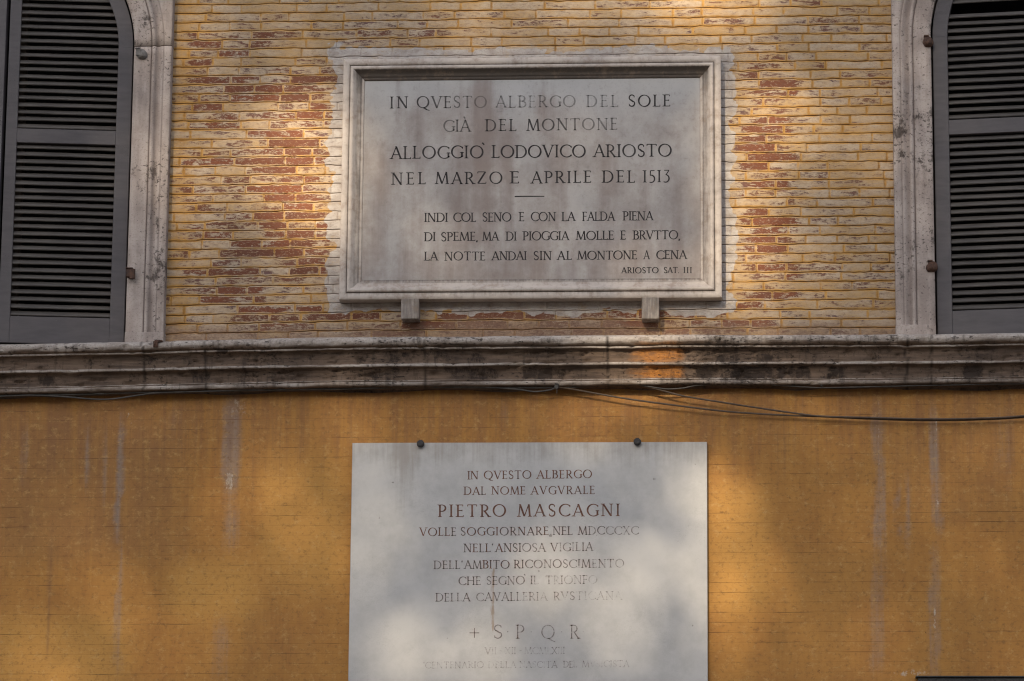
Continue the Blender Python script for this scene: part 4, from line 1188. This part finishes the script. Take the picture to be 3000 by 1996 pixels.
# ------------------------------------------------------------------ added unseen tree, its leaf gaps shaped to cast the sun patches
def tree():
    D = 38.0
    C0 = at(1500, 998) + SUND * D
    RX, RY, RZ = 6.4, 3.2, 5.2
    # places on the wall that the sun reaches: px, py, rx, ry (2357 px view), share of the sun let through
    SP = [(700, 385, 110, 170, .98), (690, 230, 80, 90, .32), (700, 560, 80, 80, .25), (1610, -10, 160, 90, .98), (1730, 300, 100, 170, .80), (1710, 560, 100, 140, .62), (1250, 30, 240, 60, .28), (1960, 330, 130, 330, .12), (480, 300, 110, 330, .12),
          (1515, 825, 95, 60, .85), (610, 1210, 80, 170, .24), (800, 1120, 60, 140, .16), (865, 1160, 60, 190, .36), (1480, 1350, 170, 75, .38), (1610, 1260, 70, 100, .30), (1670, 1270, 50, 170, .42), (1200, 1060, 330, 45, .07),
          (1050, 1500, 160, 70, .17), (1450, 1470, 160, 60, .20), (530, 1340, 120, 90, .24), (170, 1330, 90, 100, .13), (60, 1540, 130, 70, .30), (300, 1480, 130, 70, .16), (1850, 1480, 200, 130, .06), (1380, 960, 220, 60, .12), (1600, 660, 90, 45, .42)]
    SPW = [(atk(a, b), rx * PX * K, rz * PX * K, T) for a, b, rx, rz, T in SP]
    rng = np.random.RandomState(5)
    N = 62000
    p = rng.normal(size=(N, 3)); p /= np.linalg.norm(p, axis=1)[:, None]
    p *= (rng.rand(N, 1) ** (1 / 3.0))
    edge = np.linalg.norm(p, axis=1)
    d = np.array(SUND)
    RR = np.array([RX, RY, RZ])
    du = d / RR; dl = np.linalg.norm(du); du = du / dl
    perp2 = (p ** 2).sum(1) - (p @ du) ** 2
    # optical depth of the full crown along the sun's ray through each leaf
    tau = (N / (4 / 3 * math.pi * RX * RY * RZ)) * (0.5 * 1.1 * 0.0134) * 2 * np.sqrt(np.clip(1 - perp2, 0.02, 1)) / dl
    p = p * RR + np.array(C0)
    sh = p + np.outer(p[:, 1] / -d[1], d)         # where each leaf's shadow falls on the wall
    T = np.full(N, 0.013)
    for c, rx, rz, tt in SPW:
        q = ((sh[:, 0] - c.x) / rx) ** 2 + ((sh[:, 2] - c.z) / rz) ** 2
        T = np.maximum(T, tt * np.exp(-q * 0.9))
    keep = rng.rand(N) < np.log(1 / T) / tau
    clump = fb(p[:, 0] * .5, p[:, 2] * .5 + p[:, 1] * .3, 7)
    keep &= ~((edge > 0.9) & (clump < 0.45))
    print('tau', tau.max(), keep.mean())
    p = p[keep]
    n = len(p)
    ax = rng.normal(size=(n, 3)); ax /= np.linalg.norm(ax, axis=1)[:, None]
    up = rng.normal(size=(n, 3)); b = np.cross(ax, up); b /= np.linalg.norm(b, axis=1)[:, None]
    L = (0.09 + 0.05 * rng.rand(n))[:, None]; Wd = L * 0.55
    vs = np.stack([p - ax * L, p - ax * L * .1 + b * Wd, p + ax * L, p - ax * L * .1 - b * Wd], 1).reshape(-1, 3)
    fs = np.arange(n * 4).reshape(n, 4).tolist()
    root = thing("added_shade_tree", (C0.x, C0.y, 0), "added unseen leafy tree, its crown gaps shaped to break the sun into patches", "tree")
    m = M("leaf", 0.6, 0.3); g = m.noise(1.2); mat = m.out(m.mix(g.sm(.35, .7), (0.05, 0.10, 0.025), (0.09, 0.13, 0.04)))
    obj("crown", vs.tolist(), fs, mat, root)
    t = G()
    zc = C0.z; CX = C0.x; C0 = C0 + Vector((5.2, -1.0, 0))
    t.tube([(C0.x, C0.y, 0), (C0.x + .1, C0.y, zc * .3), (C0.x - .1, C0.y + .1, zc * .6), (C0.x, C0.y, zc)], [.55, .45, .36, .16], 12)
    for k in range(9):
        a = k * 2.4; z0 = zc * (.55 + .05 * k)
        e = Vector((math.cos(a) * RX * .6, math.sin(a) * RY * .6, 2.6 - .1 * k))
        s0 = Vector((C0.x, C0.y, z0))
        t.tube([s0, s0 + e * .5 + Vector((0, 0, .3)), s0 + e], [.14, .09, .03], 8)
    obj("trunk", t.v, t.f, mat_simple("bark", (0.16, 0.13, 0.10), (0.09, 0.075, 0.06), 4, 0.9, 0.2), root, smooth=True)
tree()

# ------------------------------------------------------------------ added unseen palazzo opposite, put in to block the low sky
def added_far_palazzo():
    y0 = -52.0; H = 21.0; x0, x1 = -60.0, 60.0
    root = thing("added_far_building", (0, y0, 0), "long plain ochre palazzo added unseen behind the viewer to block the low sky", "building")
    wallm = mat_simple("far_ochre_wall", (0.36, 0.24, 0.13), (0.30, 0.19, 0.10), 0.6, 0.9, 0.2)
    stone = mat_simple("far_stone", (0.38, 0.35, 0.32), (0.30, 0.27, 0.25), 1.5, 0.9, 0.2)
    g = G(); g.box(x0, x1, y0 - 12, y0, 0, H); obj("wall", g.v, g.f, wallm, root)
    g = G(); g.box(x0 - .6, x1 + .6, y0 - 12.6, y0 + .7, H + .01, H + .5, .05); obj("eaves", g.v, g.f, stone, root)
    first = None
    for k in range(16):
        for j in range(3):
            x = x0 + 5 + k * 7.3; z = 3.2 + j * 6.0
            if first is None:
                q = G(); q.box(-.9, .9, 0.01, 0.16, 0, 2.8, .03)
                first = bpy.data.objects.new("window", bpy.data.meshes.new("window"))
                first.data.from_pydata(q.v, [], q.f); first.data.materials.append(stone); COL.objects.link(first); o = first
                h = G(); h.box(-.62, .62, 0.17, 0.2, .25, 2.55, .01)
                pane = bpy.data.objects.new("pane", bpy.data.meshes.new("pane"))
                pane.data.from_pydata(h.v, [], h.f); pane.data.materials.append(MT['glass']); COL.objects.link(pane); pane.parent = first
            else:
                o = first.copy(); COL.objects.link(o)
                c = pane.copy(); COL.objects.link(c); c.parent = o
            o.parent = root; o.location = (x, 0.0, z)
added_far_palazzo()

for o in S.objects:
    for k in ('base',):
        if k in o: del o[k]
print("objects", len(S.objects))
